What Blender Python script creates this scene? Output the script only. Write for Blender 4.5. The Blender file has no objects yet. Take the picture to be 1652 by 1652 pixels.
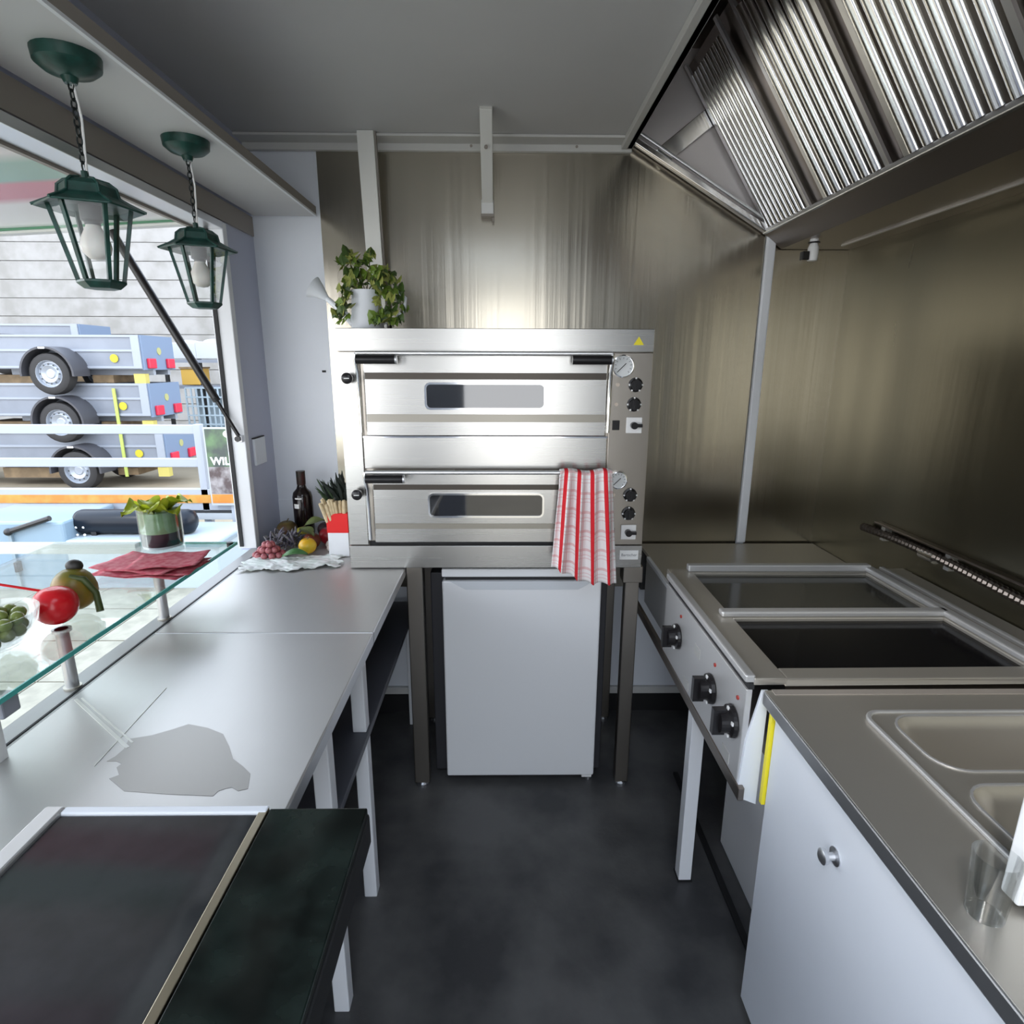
import bpy, bmesh, math, random
from mathutils import Vector, Matrix
random.seed(7)
PI = math.pi
S = bpy.context.scene
COL = S.collection

# ------------------------------------------------------------------ camera
F, PX, HC = 950.0, 826.0, 1.535
VPX, VPY = 814.0, 587.0
yv = Vector(((VPX-PX)/F, -(VPY-PX)/F, -1.0)).normalized()
xv = Vector((-yv.z, 0, yv.x)).normalized()
zv = xv.cross(yv)
MC = Matrix((xv, yv, zv))                 # rows: world axes in camera space -> world = MC @ cam
cam = bpy.data.cameras.new('camera')
cam.sensor_width = 36.0
cam.lens = F/1652*36.0
cam.clip_start = 0.02
cam.clip_end = 200
camo = bpy.data.objects.new('camera', cam)
COL.objects.link(camo)
camo.matrix_world = Matrix.Translation((0, 0, HC)) @ MC.to_4x4()
S.camera = camo

def at(x, y, ax, val):
    """world point on the plane ax=val seen at photo pixel (x, y); used once, to read sizes off the photograph"""
    r = MC @ Vector(((x-PX)/F, -(y-PX)/F, -1.0))
    o = Vector((0, 0, HC))
    i = 'xyz'.index(ax)
    return o + r*((val-o[i])/r[i])

# ------------------------------------------------------------------ world, sun, exposure
w = bpy.data.worlds.new('world')
S.world = w
w.use_nodes = True
nt = w.node_tree
bg = nt.nodes['Background']
tc = nt.nodes.new('ShaderNodeTexCoord')
sep = nt.nodes.new('ShaderNodeSeparateXYZ')
rmp = nt.nodes.new('ShaderNodeValToRGB')
rmp.color_ramp.elements[0].position = 0.0
rmp.color_ramp.elements[0].color = (0.95, 0.97, 1.0, 1)
rmp.color_ramp.elements[1].position = 0.9
rmp.color_ramp.elements[1].color = (0.66, 0.80, 1.0, 1)
nt.links.new(tc.outputs['Generated'], sep.inputs[0])
nt.links.new(sep.outputs['Z'], rmp.inputs[0])
nt.links.new(rmp.outputs[0], bg.inputs[0])
bg.inputs[1].default_value = 1.65

sl = bpy.data.lights.new('sun', 'SUN')
sl.energy = 0.45
sl.angle = math.radians(8)
sl.color = (1.0, 0.95, 0.88)
so = bpy.data.objects.new('sun', sl)
COL.objects.link(so)
so.rotation_euler = Vector((-0.55, -0.75, 0.95)).to_track_quat('Z', 'Y').to_euler()
so.location = (-8, -8, 12)

def portal(loc, sx, sy, d):
    l = bpy.data.lights.new('portal', 'AREA')
    l.shape = 'RECTANGLE'
    l.size, l.size_y = sx, sy
    l.cycles.is_portal = True
    o = bpy.data.objects.new('portal', l)
    COL.objects.link(o)
    o.location = loc
    o.rotation_euler = Vector(d).to_track_quat('-Z', 'Y').to_euler()
S.view_settings.view_transform = 'Standard'
S.view_settings.look = 'None'
S.view_settings.exposure = 1.6
S.view_settings.gamma = 1.0
S.view_settings.use_curve_mapping = False

# ------------------------------------------------------------------ materials
MATS = {}
def M(name, col, rough=0.5, metal=0.0, noise=None, streak=None, bump=None, aniso=0.0, emit=0.0, trans=0.0, spec=0.5, coat=0.0, ior=1.45, sss=0.0):
    if name in MATS:
        return MATS[name]
    m = bpy.data.materials.new(name)
    m.use_nodes = True
    t = m.node_tree
    b = t.nodes['Principled BSDF']
    b.inputs['Base Color'].default_value = (*col, 1)
    b.inputs['Roughness'].default_value = rough
    b.inputs['Metallic'].default_value = metal
    b.inputs['Specular IOR Level'].default_value = spec
    b.inputs['Transmission Weight'].default_value = trans
    b.inputs['IOR'].default_value = ior
    b.inputs['Coat Weight'].default_value = coat
    b.inputs['Anisotropic'].default_value = aniso
    if sss:
        b.inputs['Subsurface Weight'].default_value = sss
        b.inputs['Subsurface Radius'].default_value = (0.01, 0.006, 0.004)
    if emit:
        b.inputs['Emission Color'].default_value = (*col, 1)
        b.inputs['Emission Strength'].default_value = emit
    co = t.nodes.new('ShaderNodeTexCoord')
    if noise:                                   # (scale, amount[, second colour])
        n = t.nodes.new('ShaderNodeTexNoise')
        n.inputs['Scale'].default_value = noise[0]
        n.inputs['Detail'].default_value = 5
        t.links.new(co.outputs['Object'], n.inputs['Vector'])
        mx = t.nodes.new('ShaderNodeMix')
        mx.data_type = 'RGBA'
        c2 = noise[2] if len(noise) > 2 else tuple(c*(1-noise[1]) for c in col)
        r = t.nodes.new('ShaderNodeMapRange')
        r.inputs[1].default_value, r.inputs[2].default_value = 0.38, 0.64
        t.links.new(n.outputs['Fac'], r.inputs[0])
        t.links.new(r.outputs[0], mx.inputs[0])
        mx.inputs[6].default_value = (*col, 1)
        mx.inputs[7].default_value = (*c2, 1)
        t.links.new(mx.outputs[2], b.inputs['Base Color'])
    if streak:                                  # (scale vector, bump, roughness swing)
        mp = t.nodes.new('ShaderNodeMapping')
        mp.inputs['Scale'].default_value = streak[0]
        t.links.new(co.outputs['Object'], mp.inputs[0])
        n = t.nodes.new('ShaderNodeTexNoise')
        n.inputs['Scale'].default_value = 1.0
        n.inputs['Detail'].default_value = 6
        t.links.new(mp.outputs[0], n.inputs['Vector'])
        bp = t.nodes.new('ShaderNodeBump')
        bp.inputs['Strength'].default_value = streak[1]
        bp.inputs['Distance'].default_value = streak[3] if len(streak) > 3 else 0.002
        t.links.new(n.outputs['Fac'], bp.inputs['Height'])
        t.links.new(bp.outputs[0], b.inputs['Normal'])
        r = t.nodes.new('ShaderNodeMapRange')
        r.inputs[3].default_value, r.inputs[4].default_value = max(0.02, rough-streak[2]), rough+streak[2]
        t.links.new(n.outputs['Fac'], r.inputs[0])
        t.links.new(r.outputs[0], b.inputs['Roughness'])
    if bump:
        n = t.nodes.new('ShaderNodeTexNoise')
        n.inputs['Scale'].default_value = bump[0]
        n.inputs['Detail'].default_value = 4
        t.links.new(co.outputs['Object'], n.inputs['Vector'])
        bp = t.nodes.new('ShaderNodeBump')
        bp.inputs['Strength'].default_value = bump[1]
        bp.inputs['Distance'].default_value = 0.01
        t.links.new(n.outputs['Fac'], bp.inputs['Height'])
        t.links.new(bp.outputs[0], b.inputs['Normal'])
    MATS[name] = m
    return m

def glassmat(name, tint=(1, 1, 1), refl=0.06, gain=0.8):
    """thin clear pane: see-through with a Fresnel reflection"""
    if name in MATS:
        return MATS[name]
    m = bpy.data.materials.new(name)
    m.use_nodes = True
    t = m.node_tree
    t.nodes.clear()
    out = t.nodes.new('ShaderNodeOutputMaterial')
    tr = t.nodes.new('ShaderNodeBsdfTransparent')
    tr.inputs[0].default_value = (*tint, 1)
    gl = t.nodes.new('ShaderNodeBsdfGlossy')
    gl.inputs['Roughness'].default_value = 0.02
    gl.inputs[0].default_value = (0.9, 0.9, 0.9, 1)
    fr = t.nodes.new('ShaderNodeLayerWeight')
    fr.inputs['Blend'].default_value = 0.25
    ad = t.nodes.new('ShaderNodeMath')
    ad.operation = 'MULTIPLY_ADD'
    ad.inputs[1].default_value = gain
    ad.inputs[2].default_value = refl
    ad.use_clamp = True
    t.links.new(fr.outputs['Fresnel'], ad.inputs[0])
    mx = t.nodes.new('ShaderNodeMixShader')
    t.links.new(ad.outputs[0], mx.inputs[0])
    t.links.new(tr.outputs[0], mx.inputs[1])
    t.links.new(gl.outputs[0], mx.inputs[2])
    t.links.new(mx.outputs[0], out.inputs[0])
    MATS[name] = m
    return m

steel = M('brushed_steel', (0.50, 0.49, 0.465), 0.27, 1, streak=((2, 2, 300), 0.004, 0.015))
steel_panel = M('satin_steel_panel', (0.60, 0.60, 0.60), 0.38, 0.55)
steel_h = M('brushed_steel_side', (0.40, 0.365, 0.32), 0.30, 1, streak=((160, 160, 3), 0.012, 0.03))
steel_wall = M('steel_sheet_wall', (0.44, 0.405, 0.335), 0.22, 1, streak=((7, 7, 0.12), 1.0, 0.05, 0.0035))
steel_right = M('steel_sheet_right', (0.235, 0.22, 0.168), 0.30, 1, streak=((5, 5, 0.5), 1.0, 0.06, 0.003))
steel_top = M('steel_worktop', (0.60, 0.595, 0.58), 0.42, 0.75, noise=(1.1, 0.1, (0.54, 0.535, 0.52)), streak=((200, 3, 3), 0.012, 0.03))
steel_dark = M('steel_counter_dark', (0.56, 0.53, 0.475), 0.36, 0.72, streak=((4, 200, 4), 0.012, 0.03))
hood_steel = M('hood_steel', (0.27, 0.235, 0.21), 0.30, 1)
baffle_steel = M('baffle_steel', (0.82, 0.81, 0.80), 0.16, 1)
chrome = M('chrome', (0.86, 0.86, 0.87), 0.10, 1)
alu = M('aluminium', (0.72, 0.73, 0.75), 0.35, 1)
alu_matt = M('aluminium_matt', (0.62, 0.62, 0.60), 0.45, 0.6)
white_panel = M('white_panel', (0.80, 0.84, 0.90), 0.38, noise=(3, 0.04))
white_frame = M('white_frame', (0.82, 0.84, 0.87), 0.35)
cream = M('cream_duct', (0.80, 0.80, 0.76), 0.45)
grey_post = M('grey_post', (0.50, 0.53, 0.66), 0.4)
ceil_m = M('ceiling_panel', (0.66, 0.66, 0.66), 0.5, noise=(2, 0.05))
trim_m = M('trim_grey', (0.62, 0.62, 0.60), 0.4)
brown_edge = M('brown_edge', (0.30, 0.27, 0.24), 0.5)
black_pl = M('black_plastic', (0.012, 0.011, 0.012), 0.28)
black_matt = M('black_matt', (0.010, 0.010, 0.011), 0.6)
gasket = M('black_gasket', (0.02, 0.02, 0.022), 0.6)
floor_m = M('floor_vinyl', (0.125, 0.123, 0.120), 0.40, noise=(4.0, 0.3, (0.050, 0.050, 0.053)), bump=(90, 0.06))
glass_black = M('black_ceramic', (0.006, 0.006, 0.007), 0.10, spec=0.25)
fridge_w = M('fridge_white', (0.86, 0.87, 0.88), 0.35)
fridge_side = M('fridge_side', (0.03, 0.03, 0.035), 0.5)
oven_glass = M('oven_glass', (0.012, 0.012, 0.014), 0.05, spec=0.9, coat=1.0)
white_pl = M('white_plastic', (0.85, 0.85, 0.84), 0.35)
yellow_m = M('yellow_sign', (0.90, 0.78, 0.03), 0.45)
orange_m = M('orange_band', (0.48, 0.16, 0.025), 0.5, noise=(9, 0.3, (0.45, 0.24, 0.05)))
green_paint = M('green_patina', (0.016, 0.075, 0.060), 0.36, noise=(40, 0.5))
pane_m = glassmat('clear_pane', (0.97, 0.98, 0.98), 0.02, 0.3)
shelf_glass = glassmat('shelf_glass', (0.95, 0.98, 0.965), 0.03, 0.4)
bowl_glass = glassmat('bowl_glass', (0.95, 0.96, 0.96), 0.03, 0.45)
glass_edge = M('glass_edge', (0.07, 0.42, 0.37), 0.2)
bulb_m = M('frosted_bulb', (0.82, 0.79, 0.74), 0.25, trans=0.0, sss=0.2)
red_m = M('red_paint', (0.80, 0.02, 0.03), 0.4)

# ------------------------------------------------------------------ mesh builder
class MB:
    def __init__(s):
        s.v, s.f, s.uv = [], [], {}
    def add(s, vs, fs):
        n = len(s.v)
        s.v += [Vector(p) for p in vs]
        s.f += [tuple(i+n for i in f) for f in fs]
        return s
    def box(s, x0, x1, y0, y1, z0, z1):
        return s.add([(x0,y0,z0),(x1,y0,z0),(x1,y1,z0),(x0,y1,z0),(x0,y0,z1),(x1,y0,z1),(x1,y1,z1),(x0,y1,z1)],
                     [(0,3,2,1),(4,5,6,7),(0,1,5,4),(1,2,6,5),(2,3,7,6),(3,0,4,7)])
    def obox(s, c, size, R=None):
        c = Vector(c)
        R = R or Matrix.Identity(3)
        a = [x/2 for x in size]
        k = len(s.v)
        s.box(-a[0], a[0], -a[1], a[1], -a[2], a[2])
        for i in range(k, len(s.v)):
            s.v[i] = R @ s.v[i] + c
        return s
    def beam(s, p0, p1, w, h, up=(0, 0, 1)):
        p0, p1 = Vector(p0), Vector(p1)
        d = (p1-p0)
        z = d.normalized()
        x = z.cross(Vector(up))
        if x.length < 1e-4:
            x = z.cross(Vector((0, 1, 0)))
        x.normalize()
        y = x.cross(z)
        R = Matrix((x, z, -y)).transposed()
        return s.obox((p0+p1)/2, (w, d.length, h), R)
    def cyl(s, p0, p1, r0, r1=None, n=16):
        return s.tube([p0, p1], [r0, r0 if r1 is None else r1], n)
    def tube(s, pts, r, n=8, closed=False):
        pts = [Vector(p) for p in pts]
        rs = r if isinstance(r, (list, tuple)) else [r]*len(pts)
        k = len(s.v)
        prev = None
        N = len(pts)
        for i, p in enumerate(pts):
            if closed:
                d = pts[(i+1) % N]-pts[i-1]
            else:
                d = pts[min(i+1, N-1)]-pts[max(i-1, 0)]
            d.normalize()
            if prev is None:
                u = d.orthogonal().normalized()
            else:
                u = (prev-d*prev.dot(d))
                u = u.normalized() if u.length > 1e-6 else d.orthogonal().normalized()
            prev = u
            vv = d.cross(u)
            for j in range(n):
                a = 2*PI*j/n
                s.v.append(p+(u*math.cos(a)+vv*math.sin(a))*rs[i])
        M_ = N if closed else N-1
        for i in range(M_):
            for j in range(n):
                a, b = k+i*n+j, k+i*n+(j+1) % n
                c, d_ = k+((i+1) % N)*n+(j+1) % n, k+((i+1) % N)*n+j
                s.f.append((a, b, c, d_))
        if not closed:
            s.f.append(tuple(k+j for j in range(n))[::-1])
            s.f.append(tuple(k+(N-1)*n+j for j in range(n)))
        return s
    def lathe(s, prof, c=(0, 0, 0), n=20, R=None, rot=0.0, cap=True):
        c = Vector(c)
        R = R or Matrix.Identity(3)
        k = len(s.v)
        for r, z in prof:
            for j in range(n):
                a = 2*PI*j/n+rot
                s.v.append(R @ Vector((r*math.cos(a), r*math.sin(a), z))+c)
        for i in range(len(prof)-1):
            for j in range(n):
                s.f.append((k+i*n+j, k+i*n+(j+1) % n, k+(i+1)*n+(j+1) % n, k+(i+1)*n+j))
        if cap and prof[0][0] > 1e-5:
            s.f.append(tuple(k+j for j in range(n))[::-1])
        if cap and prof[-1][0] > 1e-5:
            s.f.append(tuple(k+(len(prof)-1)*n+j for j in range(n)))
        return s
    def ell(s, c, rad, n=16, m=10, R=None, wob=0.0):
        c = Vector(c)
        if not isinstance(rad, (tuple, list)):
            rad = (rad,)*3
        R = R or Matrix.Identity(3)
        k = len(s.v)
        for i in range(m+1):
            t = PI*i/m
            for j in range(n):
                a = 2*PI*j/n
                q = 1+random.uniform(-wob, wob)
                s.v.append(R @ Vector((rad[0]*math.sin(t)*math.cos(a)*q, rad[1]*math.sin(t)*math.sin(a)*q, -rad[2]*math.cos(t)*q))+c)
        for i in range(m):
            for j in range(n):
                s.f.append((k+i*n+j, k+i*n+(j+1) % n, k+(i+1)*n+(j+1) % n, k+(i+1)*n+j))
        return s
    def prism(s, pts, ax, a0, a1):
        """polygon extruded along axis; pts are the other two coords in xyz order"""
        def mk(p, a):
            return {'x': (a, p[0], p[1]), 'y': (p[0], a, p[1]), 'z': (p[0], p[1], a)}[ax]
        n = len(pts)
        return s.add([mk(p, a0) for p in pts]+[mk(p, a1) for p in pts],
                     [tuple(range(n)), tuple(range(2*n-1, n-1, -1))]+[(i, i+n, (i+1) % n+n, (i+1) % n) for i in range(n)])
    def ring(s, outer, inner, ax, a0, a1):
        def mk(p, a):
            return {'x': (a, p[0], p[1]), 'y': (p[0], a, p[1]), 'z': (p[0], p[1], a)}[ax]
        n = len(outer)
        vs = [mk(p, a0) for p in outer]+[mk(p, a0) for p in inner]+[mk(p, a1) for p in outer]+[mk(p, a1) for p in inner]
        fs = []
        for i in range(n):
            j = (i+1) % n
            fs += [(i, j, n+j, n+i), (2*n+i, 3*n+i, 3*n+j, 2*n+j), (i, 2*n+i, 2*n+j, j), (n+i, n+j, 3*n+j, 3*n+i)]
        return s.add(vs, fs)
    def grid(s, nu, nv, fn):
        k = len(s.v)
        for i in range(nu+1):
            for j in range(nv+1):
                s.v.append(Vector(fn(i/nu, j/nv)))
                s.uv[len(s.v)-1] = (i/nu, j/nv)
        for i in range(nu):
            for j in range(nv):
                a = k+i*(nv+1)+j
                s.f.append((a, a+nv+1, a+nv+2, a+1))
        return s
    def mesh(s, name):
        me = bpy.data.meshes.new(name)
        me.from_pydata([tuple(p) for p in s.v], [], s.f)
        if s.uv:
            l = me.uv_layers.new(name='UVMap')
            for lp in me.loops:
                l.data[lp.index].uv = s.uv.get(lp.vertex_index, (0, 0))
        bm = bmesh.new()
        bm.from_mesh(me)
        if not s.uv:
            bmesh.ops.remove_doubles(bm, verts=bm.verts, dist=1e-6)
        bmesh.ops.recalc_face_normals(bm, faces=bm.faces)
        bm.to_mesh(me)
        bm.free()
        return me
    def build(s, name, mat, parent=None, bevel=0.0, smooth=None, sub=0, solid=0.0, label=None, recenter=True):
        me = s.mesh(name)
        me.materials.append(mat)
        if smooth is not None:
            for p in me.polygons:
                p.use_smooth = True
            me.set_sharp_from_angle(angle=math.radians(smooth))
        o = bpy.data.objects.new(name, me)
        COL.objects.link(o)
        if parent is not None:
            o.parent = parent
            if parent.type == 'EMPTY':
                o.matrix_parent_inverse = Matrix.Translation(-parent.location)
            else:
                o.matrix_parent_inverse = Matrix.Translation(-parent.location)
        elif recenter:
            xs = [p.co for p in me.vertices]
            c = Vector(((min(p.x for p in xs)+max(p.x for p in xs))/2, (min(p.y for p in xs)+max(p.y for p in xs))/2, min(p.z for p in xs)))
            me.transform(Matrix.Translation(-c))
            o.location = c
        if solid:
            m = o.modifiers.new('solid', 'SOLIDIFY')
            m.thickness = solid
            m.offset = 0
        if bevel:
            m = o.modifiers.new('bevel', 'BEVEL')
            m.width = bevel
            m.segments = 2
            m.limit_method = 'ANGLE'
            m.angle_limit = math.radians(40)
        if sub:
            m = o.modifiers.new('sub', 'SUBSURF')
            m.levels = m.render_levels = sub
        if label:
            o['label'] = label
        return o

def tag(o, label, cat, group=None):
    o['label'] = label
    o['category'] = cat
    if group:
        o['group'] = group
    return o
def thing(name, label, cat, loc=(0, 0, 0), group=None):
    o = bpy.data.objects.new(name, None)
    o.empty_display_size = 0.05
    o.location = loc
    COL.objects.link(o)
    return tag(o, label, cat, group)
def struct(o):
    o['kind'] = 'structure'
    return o
def copy_tree(o, delta=(0, 0, 0), parent=None):
    c = o.copy()
    COL.objects.link(c)
    if parent:
        c.parent = parent
    else:
        c.location = o.location+Vector(delta)
    for ch in o.children:
        copy_tree(ch, parent=c)
    return c
def piece(name, me, loc, parent, rot=(0, 0, 0), scale=(1, 1, 1)):
    o = bpy.data.objects.new(name, me)
    COL.objects.link(o)
    o.parent = parent
    if parent is not None:
        o.matrix_parent_inverse = Matrix.Translation(-parent.location)
    o.location = loc
    o.rotation_euler = rot
    o.scale = scale
    return o
def rrect(cx, cz, w_, h, r, n=5):
    pts = []
    for qx, qz, a0 in ((1, 1, 0), (-1, 1, PI/2), (-1, -1, PI), (1, -1, 3*PI/2)):
        for i in range(n+1):
            a = a0+PI/2*i/n
            pts.append((cx+qx*(w_/2-r)+r*math.cos(a), cz+qz*(h/2-r)+r*math.sin(a)))
    return pts
def text(s, name, mat, parent, loc, size, R, align='CENTER', ext=0.0006, bold=0.0):
    cu = bpy.data.curves.new(name, 'FONT')
    cu.body = s
    cu.size = size
    cu.align_x = align
    cu.align_y = 'CENTER'
    cu.extrude = ext
    cu.offset = bold
    o = bpy.data.objects.new(name+'_tmp', cu)
    COL.objects.link(o)
    dg = bpy.context.evaluated_depsgraph_get()
    me = bpy.data.meshes.new_from_object(o.evaluated_get(dg))
    bpy.data.objects.remove(o)
    bpy.data.curves.remove(cu)
    me.name = name
    me.transform(Matrix.Translation(loc) @ R.to_4x4())
    me.materials.clear()
    me.materials.append(mat)
    t = bpy.data.objects.new(name, me)
    COL.objects.link(t)
    t.parent = parent
    t.matrix_parent_inverse = Matrix.Translation(-parent.location)
    return t
RX90 = Matrix.Rotation(PI/2, 3, 'X')      # text upright, facing -Y

# ------------------------------------------------------------------ room shell
XL, XR, YB, YF, ZC = -0.94, 1.31, 2.40, -1.30, 2.31
struct(MB().box(-1.0, 1.37, YF, 2.46, -0.06, 0).build('floor', floor_m))
# ceiling with an unseen roof opening above the viewer, added for daylight
SKX0, SKX1, SKY0, SKY1 = -0.42, 0.38, -0.85, 0.45
cl_ = MB()
cl_.box(-1.0, SKX0, YF, 2.46, ZC, ZC+0.05)
cl_.box(SKX1, 0.455, YF, 2.46, ZC, ZC+0.05)
cl_.box(SKX0, SKX1, YF, SKY0, ZC, ZC+0.05)
cl_.box(SKX0, SKX1, SKY1, 2.46, ZC, ZC+0.05)
cei = struct(cl_.build('ceiling', ceil_m))
hf = MB()
hf.ring([(SKX0, SKY0), (SKX1, SKY0), (SKX1, SKY1), (SKX0, SKY1)], [(SKX0+0.03, SKY0+0.03), (SKX1-0.03, SKY0+0.03), (SKX1-0.03, SKY1-0.03), (SKX0+0.03, SKY1-0.03)], 'z', ZC-0.01, ZC+0.12)
hf.build('added_hatch_frame', white_frame, cei)
wb = struct(MB().box(-1.0, 1.37, YB, 2.46, 0, 2.64).build('wall_back', white_panel))
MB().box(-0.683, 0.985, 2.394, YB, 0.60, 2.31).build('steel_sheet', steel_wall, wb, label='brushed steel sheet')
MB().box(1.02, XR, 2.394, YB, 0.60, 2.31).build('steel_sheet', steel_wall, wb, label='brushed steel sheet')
MB().box(XL, -0.69, 2.396, YB, 0.87, 0.985).build('splash_panel', white_panel, wb, bevel=0.001)
MB().box(-0.72, -0.705, 2.397, YB, 1.50, 1.508).build('rivet', black_matt, wb)
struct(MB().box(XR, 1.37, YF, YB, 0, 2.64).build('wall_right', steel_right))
wl = MB()
wl.box(-0.952, XL, YF, 2.46, 0, 0.845)
wl.box(-1.0, XL, YF, 2.46, 1.985, ZC)
wl.box(-1.0, XL, 2.15, 2.46, 0.845, 1.985)
wl.box(-1.0, XL, YF, -0.9, 0.845, 1.985)
wleft = struct(wl.build('wall_left', grey_post))
MB().box(-0.942, -0.933, 1.99-3.2, 2.39, 1.992, 2.058).build('header_strip', brown_edge, wleft)  # dark brown colour carries the shade of the backlit header
wr = MB()
wr.box(-1.0, -0.34, YF-0.06, YF, 0, 2.64)
wr.box(0.46, 1.37, YF-0.06, YF, 0, 2.64)
wr.box(-0.34, 0.46, YF-0.06, YF, 2.12, 2.64)  # open rear doorway below is unseen, added to let daylight in
struct(wr.build('wall_front', white_panel))
# trims
t1 = struct(MB().box(XL, 0.46, 2.374, 2.394, 2.278, 2.309).build('trim_1', trim_m, bevel=0.002))
scr = MB().cyl((0, 0, 0), (0, -0.002, 0), 0.005, n=8).mesh('screw')
scr.materials.append(brown_edge)
for x in (-0.50, -0.12, 0.26):
    piece('screw', scr, (x, 2.374, 2.294), t1)
struct(MB().box(XL, 0.46, 2.30, 2.374, 2.300, 2.309).build('trim_2', trim_m, bevel=0.002))
# joint profile between the two steel sheets of the back wall
struct(MB().box(0.985, 1.022, 2.378, 2.394, 0.802, 2.02).build('trim_3', white_frame, bevel=0.006))
struct(MB().box(0.42, 0.458, YF, 2.37, 2.285, 2.309).build('trim_4', trim_m, bevel=0.002))
struct(MB().box(-0.94, 1.31, 2.385, 2.40, 0.0, 0.088).build('baseboard_back', black_matt))
struct(MB().box(-0.94, 1.31, 2.382, 2.40, 0.088, 0.120).build('trim_5', trim_m, bevel=0.002))
# window frame, sill profile
wf = struct(MB().box(-0.995, -0.928, 2.118, 2.150, 0.862, 1.985).build('window_1', white_frame, bevel=0.003))
MB().box(-0.988, -0.975, 2.112, 2.118, 0.87, 1.98).build('gasket', gasket, wf)
MB().box(-0.999, -0.925, -0.9, 2.118, 1.962, 1.985).build('head_rail', alu, wf, bevel=0.002)
MB().box(-1.012, -0.999, -0.9, 2.118, 1.955, 1.985).build('head_gasket', brown_edge, wf)
MB().box(-0.950, -0.888, -0.9, 2.118, 0.846, 0.862).build('sill', M('sill_grey', (0.36, 0.36, 0.36), 0.4, 0.5), wf, bevel=0.002)
MB().box(-0.905, -0.900, -0.9, 2.118, 0.862, 0.8635).build('sill_gasket', gasket, wf)
MB().box(-0.8885, -0.8845, -0.9, 2.39, 0.835, 0.866).build('sill_gasket', gasket, wf)
# socket on the corner post
MB().box(-0.940, -0.930, 2.20, 2.30, 1.16, 1.26).build('junction_box', white_panel, wleft, bevel=0.003)
MB().box(-0.940, -0.932, 2.20, 2.30, 1.26, 1.264).build('junction_shadow_gap', gasket, wleft)

portal((-1.0, 0.6, 1.4), 3.0, 1.1, (1, 0, 0))
portal(((SKX0+SKX1)/2, (SKY0+SKY1)/2, ZC+0.10), SKX1-SKX0-0.06, SKY1-SKY0-0.06, (0, 0, -1))
portal((0.06, YF, 1.06), 0.80, 2.1, (0, 1, 0))

# ------------------------------------------------------------------ ceiling bars
b1 = thing('wall_duct', 'tall cream duct running up the steel wall behind the watering can', 'duct', (-0.475, 2.36, 1.60))
MB().beam((-0.476, 2.372, 1.60), (-0.478, 2.285, 2.31), 0.058, 0.020, up=(0, 1, 0)).build('duct_body', cream, b1, bevel=0.002)
MB().beam((-0.444, 2.380, 1.60), (-0.446, 2.295, 2.31), 0.005, 0.018, up=(0, 1, 0)).build('duct_seam', brown_edge, b1)
b2 = thing('ceiling_bracket', 'short white bracket arm coming down from the ceiling in front of the steel wall', 'bracket', (-0.062, 2.36, 2.05))
MB().beam((-0.062, 2.36, 2.105), (-0.058, 2.08, 2.309), 0.040, 0.024, up=(0, 1, 1)).build('arm', cream, b2, bevel=0.002)
MB().box(-0.085, -0.039, 2.345, 2.393, 2.065, 2.112).build('foot', alu_matt, b2, bevel=0.002)
MB().box(-0.085, -0.039, 2.345, 2.393, 2.056, 2.065).build('foot_pad', brown_edge, b2)
MB().box(-0.046, -0.039, 2.36, 2.393, 2.042, 2.056).build('clip', brown_edge, b2)
MB().cyl((-0.061, 2.165, 2.225), (-0.061, 2.160, 2.222), 0.006, n=10).build('screw', brown_edge, b2)

# ------------------------------------------------------------------ overhead shelf on the left
os_ = thing('overhead_shelf', 'long grey shelf board under the ceiling above the serving window', 'shelf', (-0.82, 1.2, 2.063))
MB().box(-0.928, -0.702, -0.9, 2.392, 2.063, 2.096).build('board', ceil_m, os_, bevel=0.002)
MB().box(-0.702, -0.697, -0.9, 2.392, 2.068, 2.096).build('edge_strip', brown_edge, os_)
MB().box(-0.703, -0.695, -0.9, 2.392, 2.062, 2.0685).build('bright_lip', white_frame, os_)

# ------------------------------------------------------------------ extractor hood
hd = thing('extractor_hood', 'large steel extractor hood hanging at the ceiling over the hobs', 'hood', (0.9, 1.5, 1.97))
LX, LZ = 0.968, 2.014
dX, dZ = -0.555, 0.832
HL = 0.62
MB().prism([(LX, LZ), (LX+0.075, 1.958), (XR, 1.958), (XR, 2.02), (LX+0.06, 2.03)], 'y', 0.30, 2.385).build('underside_panel', hood_steel, hd, bevel=0.001)
MB().box(1.225, 1.232, 0.30, 2.30, 1.953, 1.959).build('bright_seam', alu, hd)
MB().prism([(0.452, 2.312), (LX, LZ), (LX+0.05, LZ+0.02), (LX+0.05, 2.64), (0.452, 2.64)], 'y', 2.368, 2.385).build('end_plate', M('hood_end', (0.74, 0.70, 0.69), 0.35, 0.3), hd)
MB().prism([(0.452, 2.312), (LX, LZ), (LX, 2.64), (0.452, 2.64)], 'y', 0.30, 0.315).build('end_plate', hood_steel, hd)
MB().beam((0.445, 2.345, 2.317), (LX, 2.345, LZ+0.004), 0.020, 0.016, up=(0, 1, 0)).build('rim', baffle_steel, hd, bevel=0.003)
MB().beam((0.455, 2.330, 2.337), (LX-0.01, 2.330, LZ+0.030), 0.010, 0.012, up=(0, 1, 0)).build('rim', alu, hd, bevel=0.003)
MB().beam((LX, 0.30, LZ), (LX, 2.37, LZ), 0.014, 0.016).build('drip_lip', alu, hd, bevel=0.003)
MB().box(0.440, 0.456, 0.30, 2.36, 2.285, 2.64).build('front_plate', hood_steel, hd)
MB().box(0.440, 1.31, 0.30, 2.385, 2.60, 2.64).build('top_plate', hood_steel, hd)
MB().box(0.440, 1.37, -1.3, 0.30, 2.60, 2.64).build('top_plate', hood_steel, hd)
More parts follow.
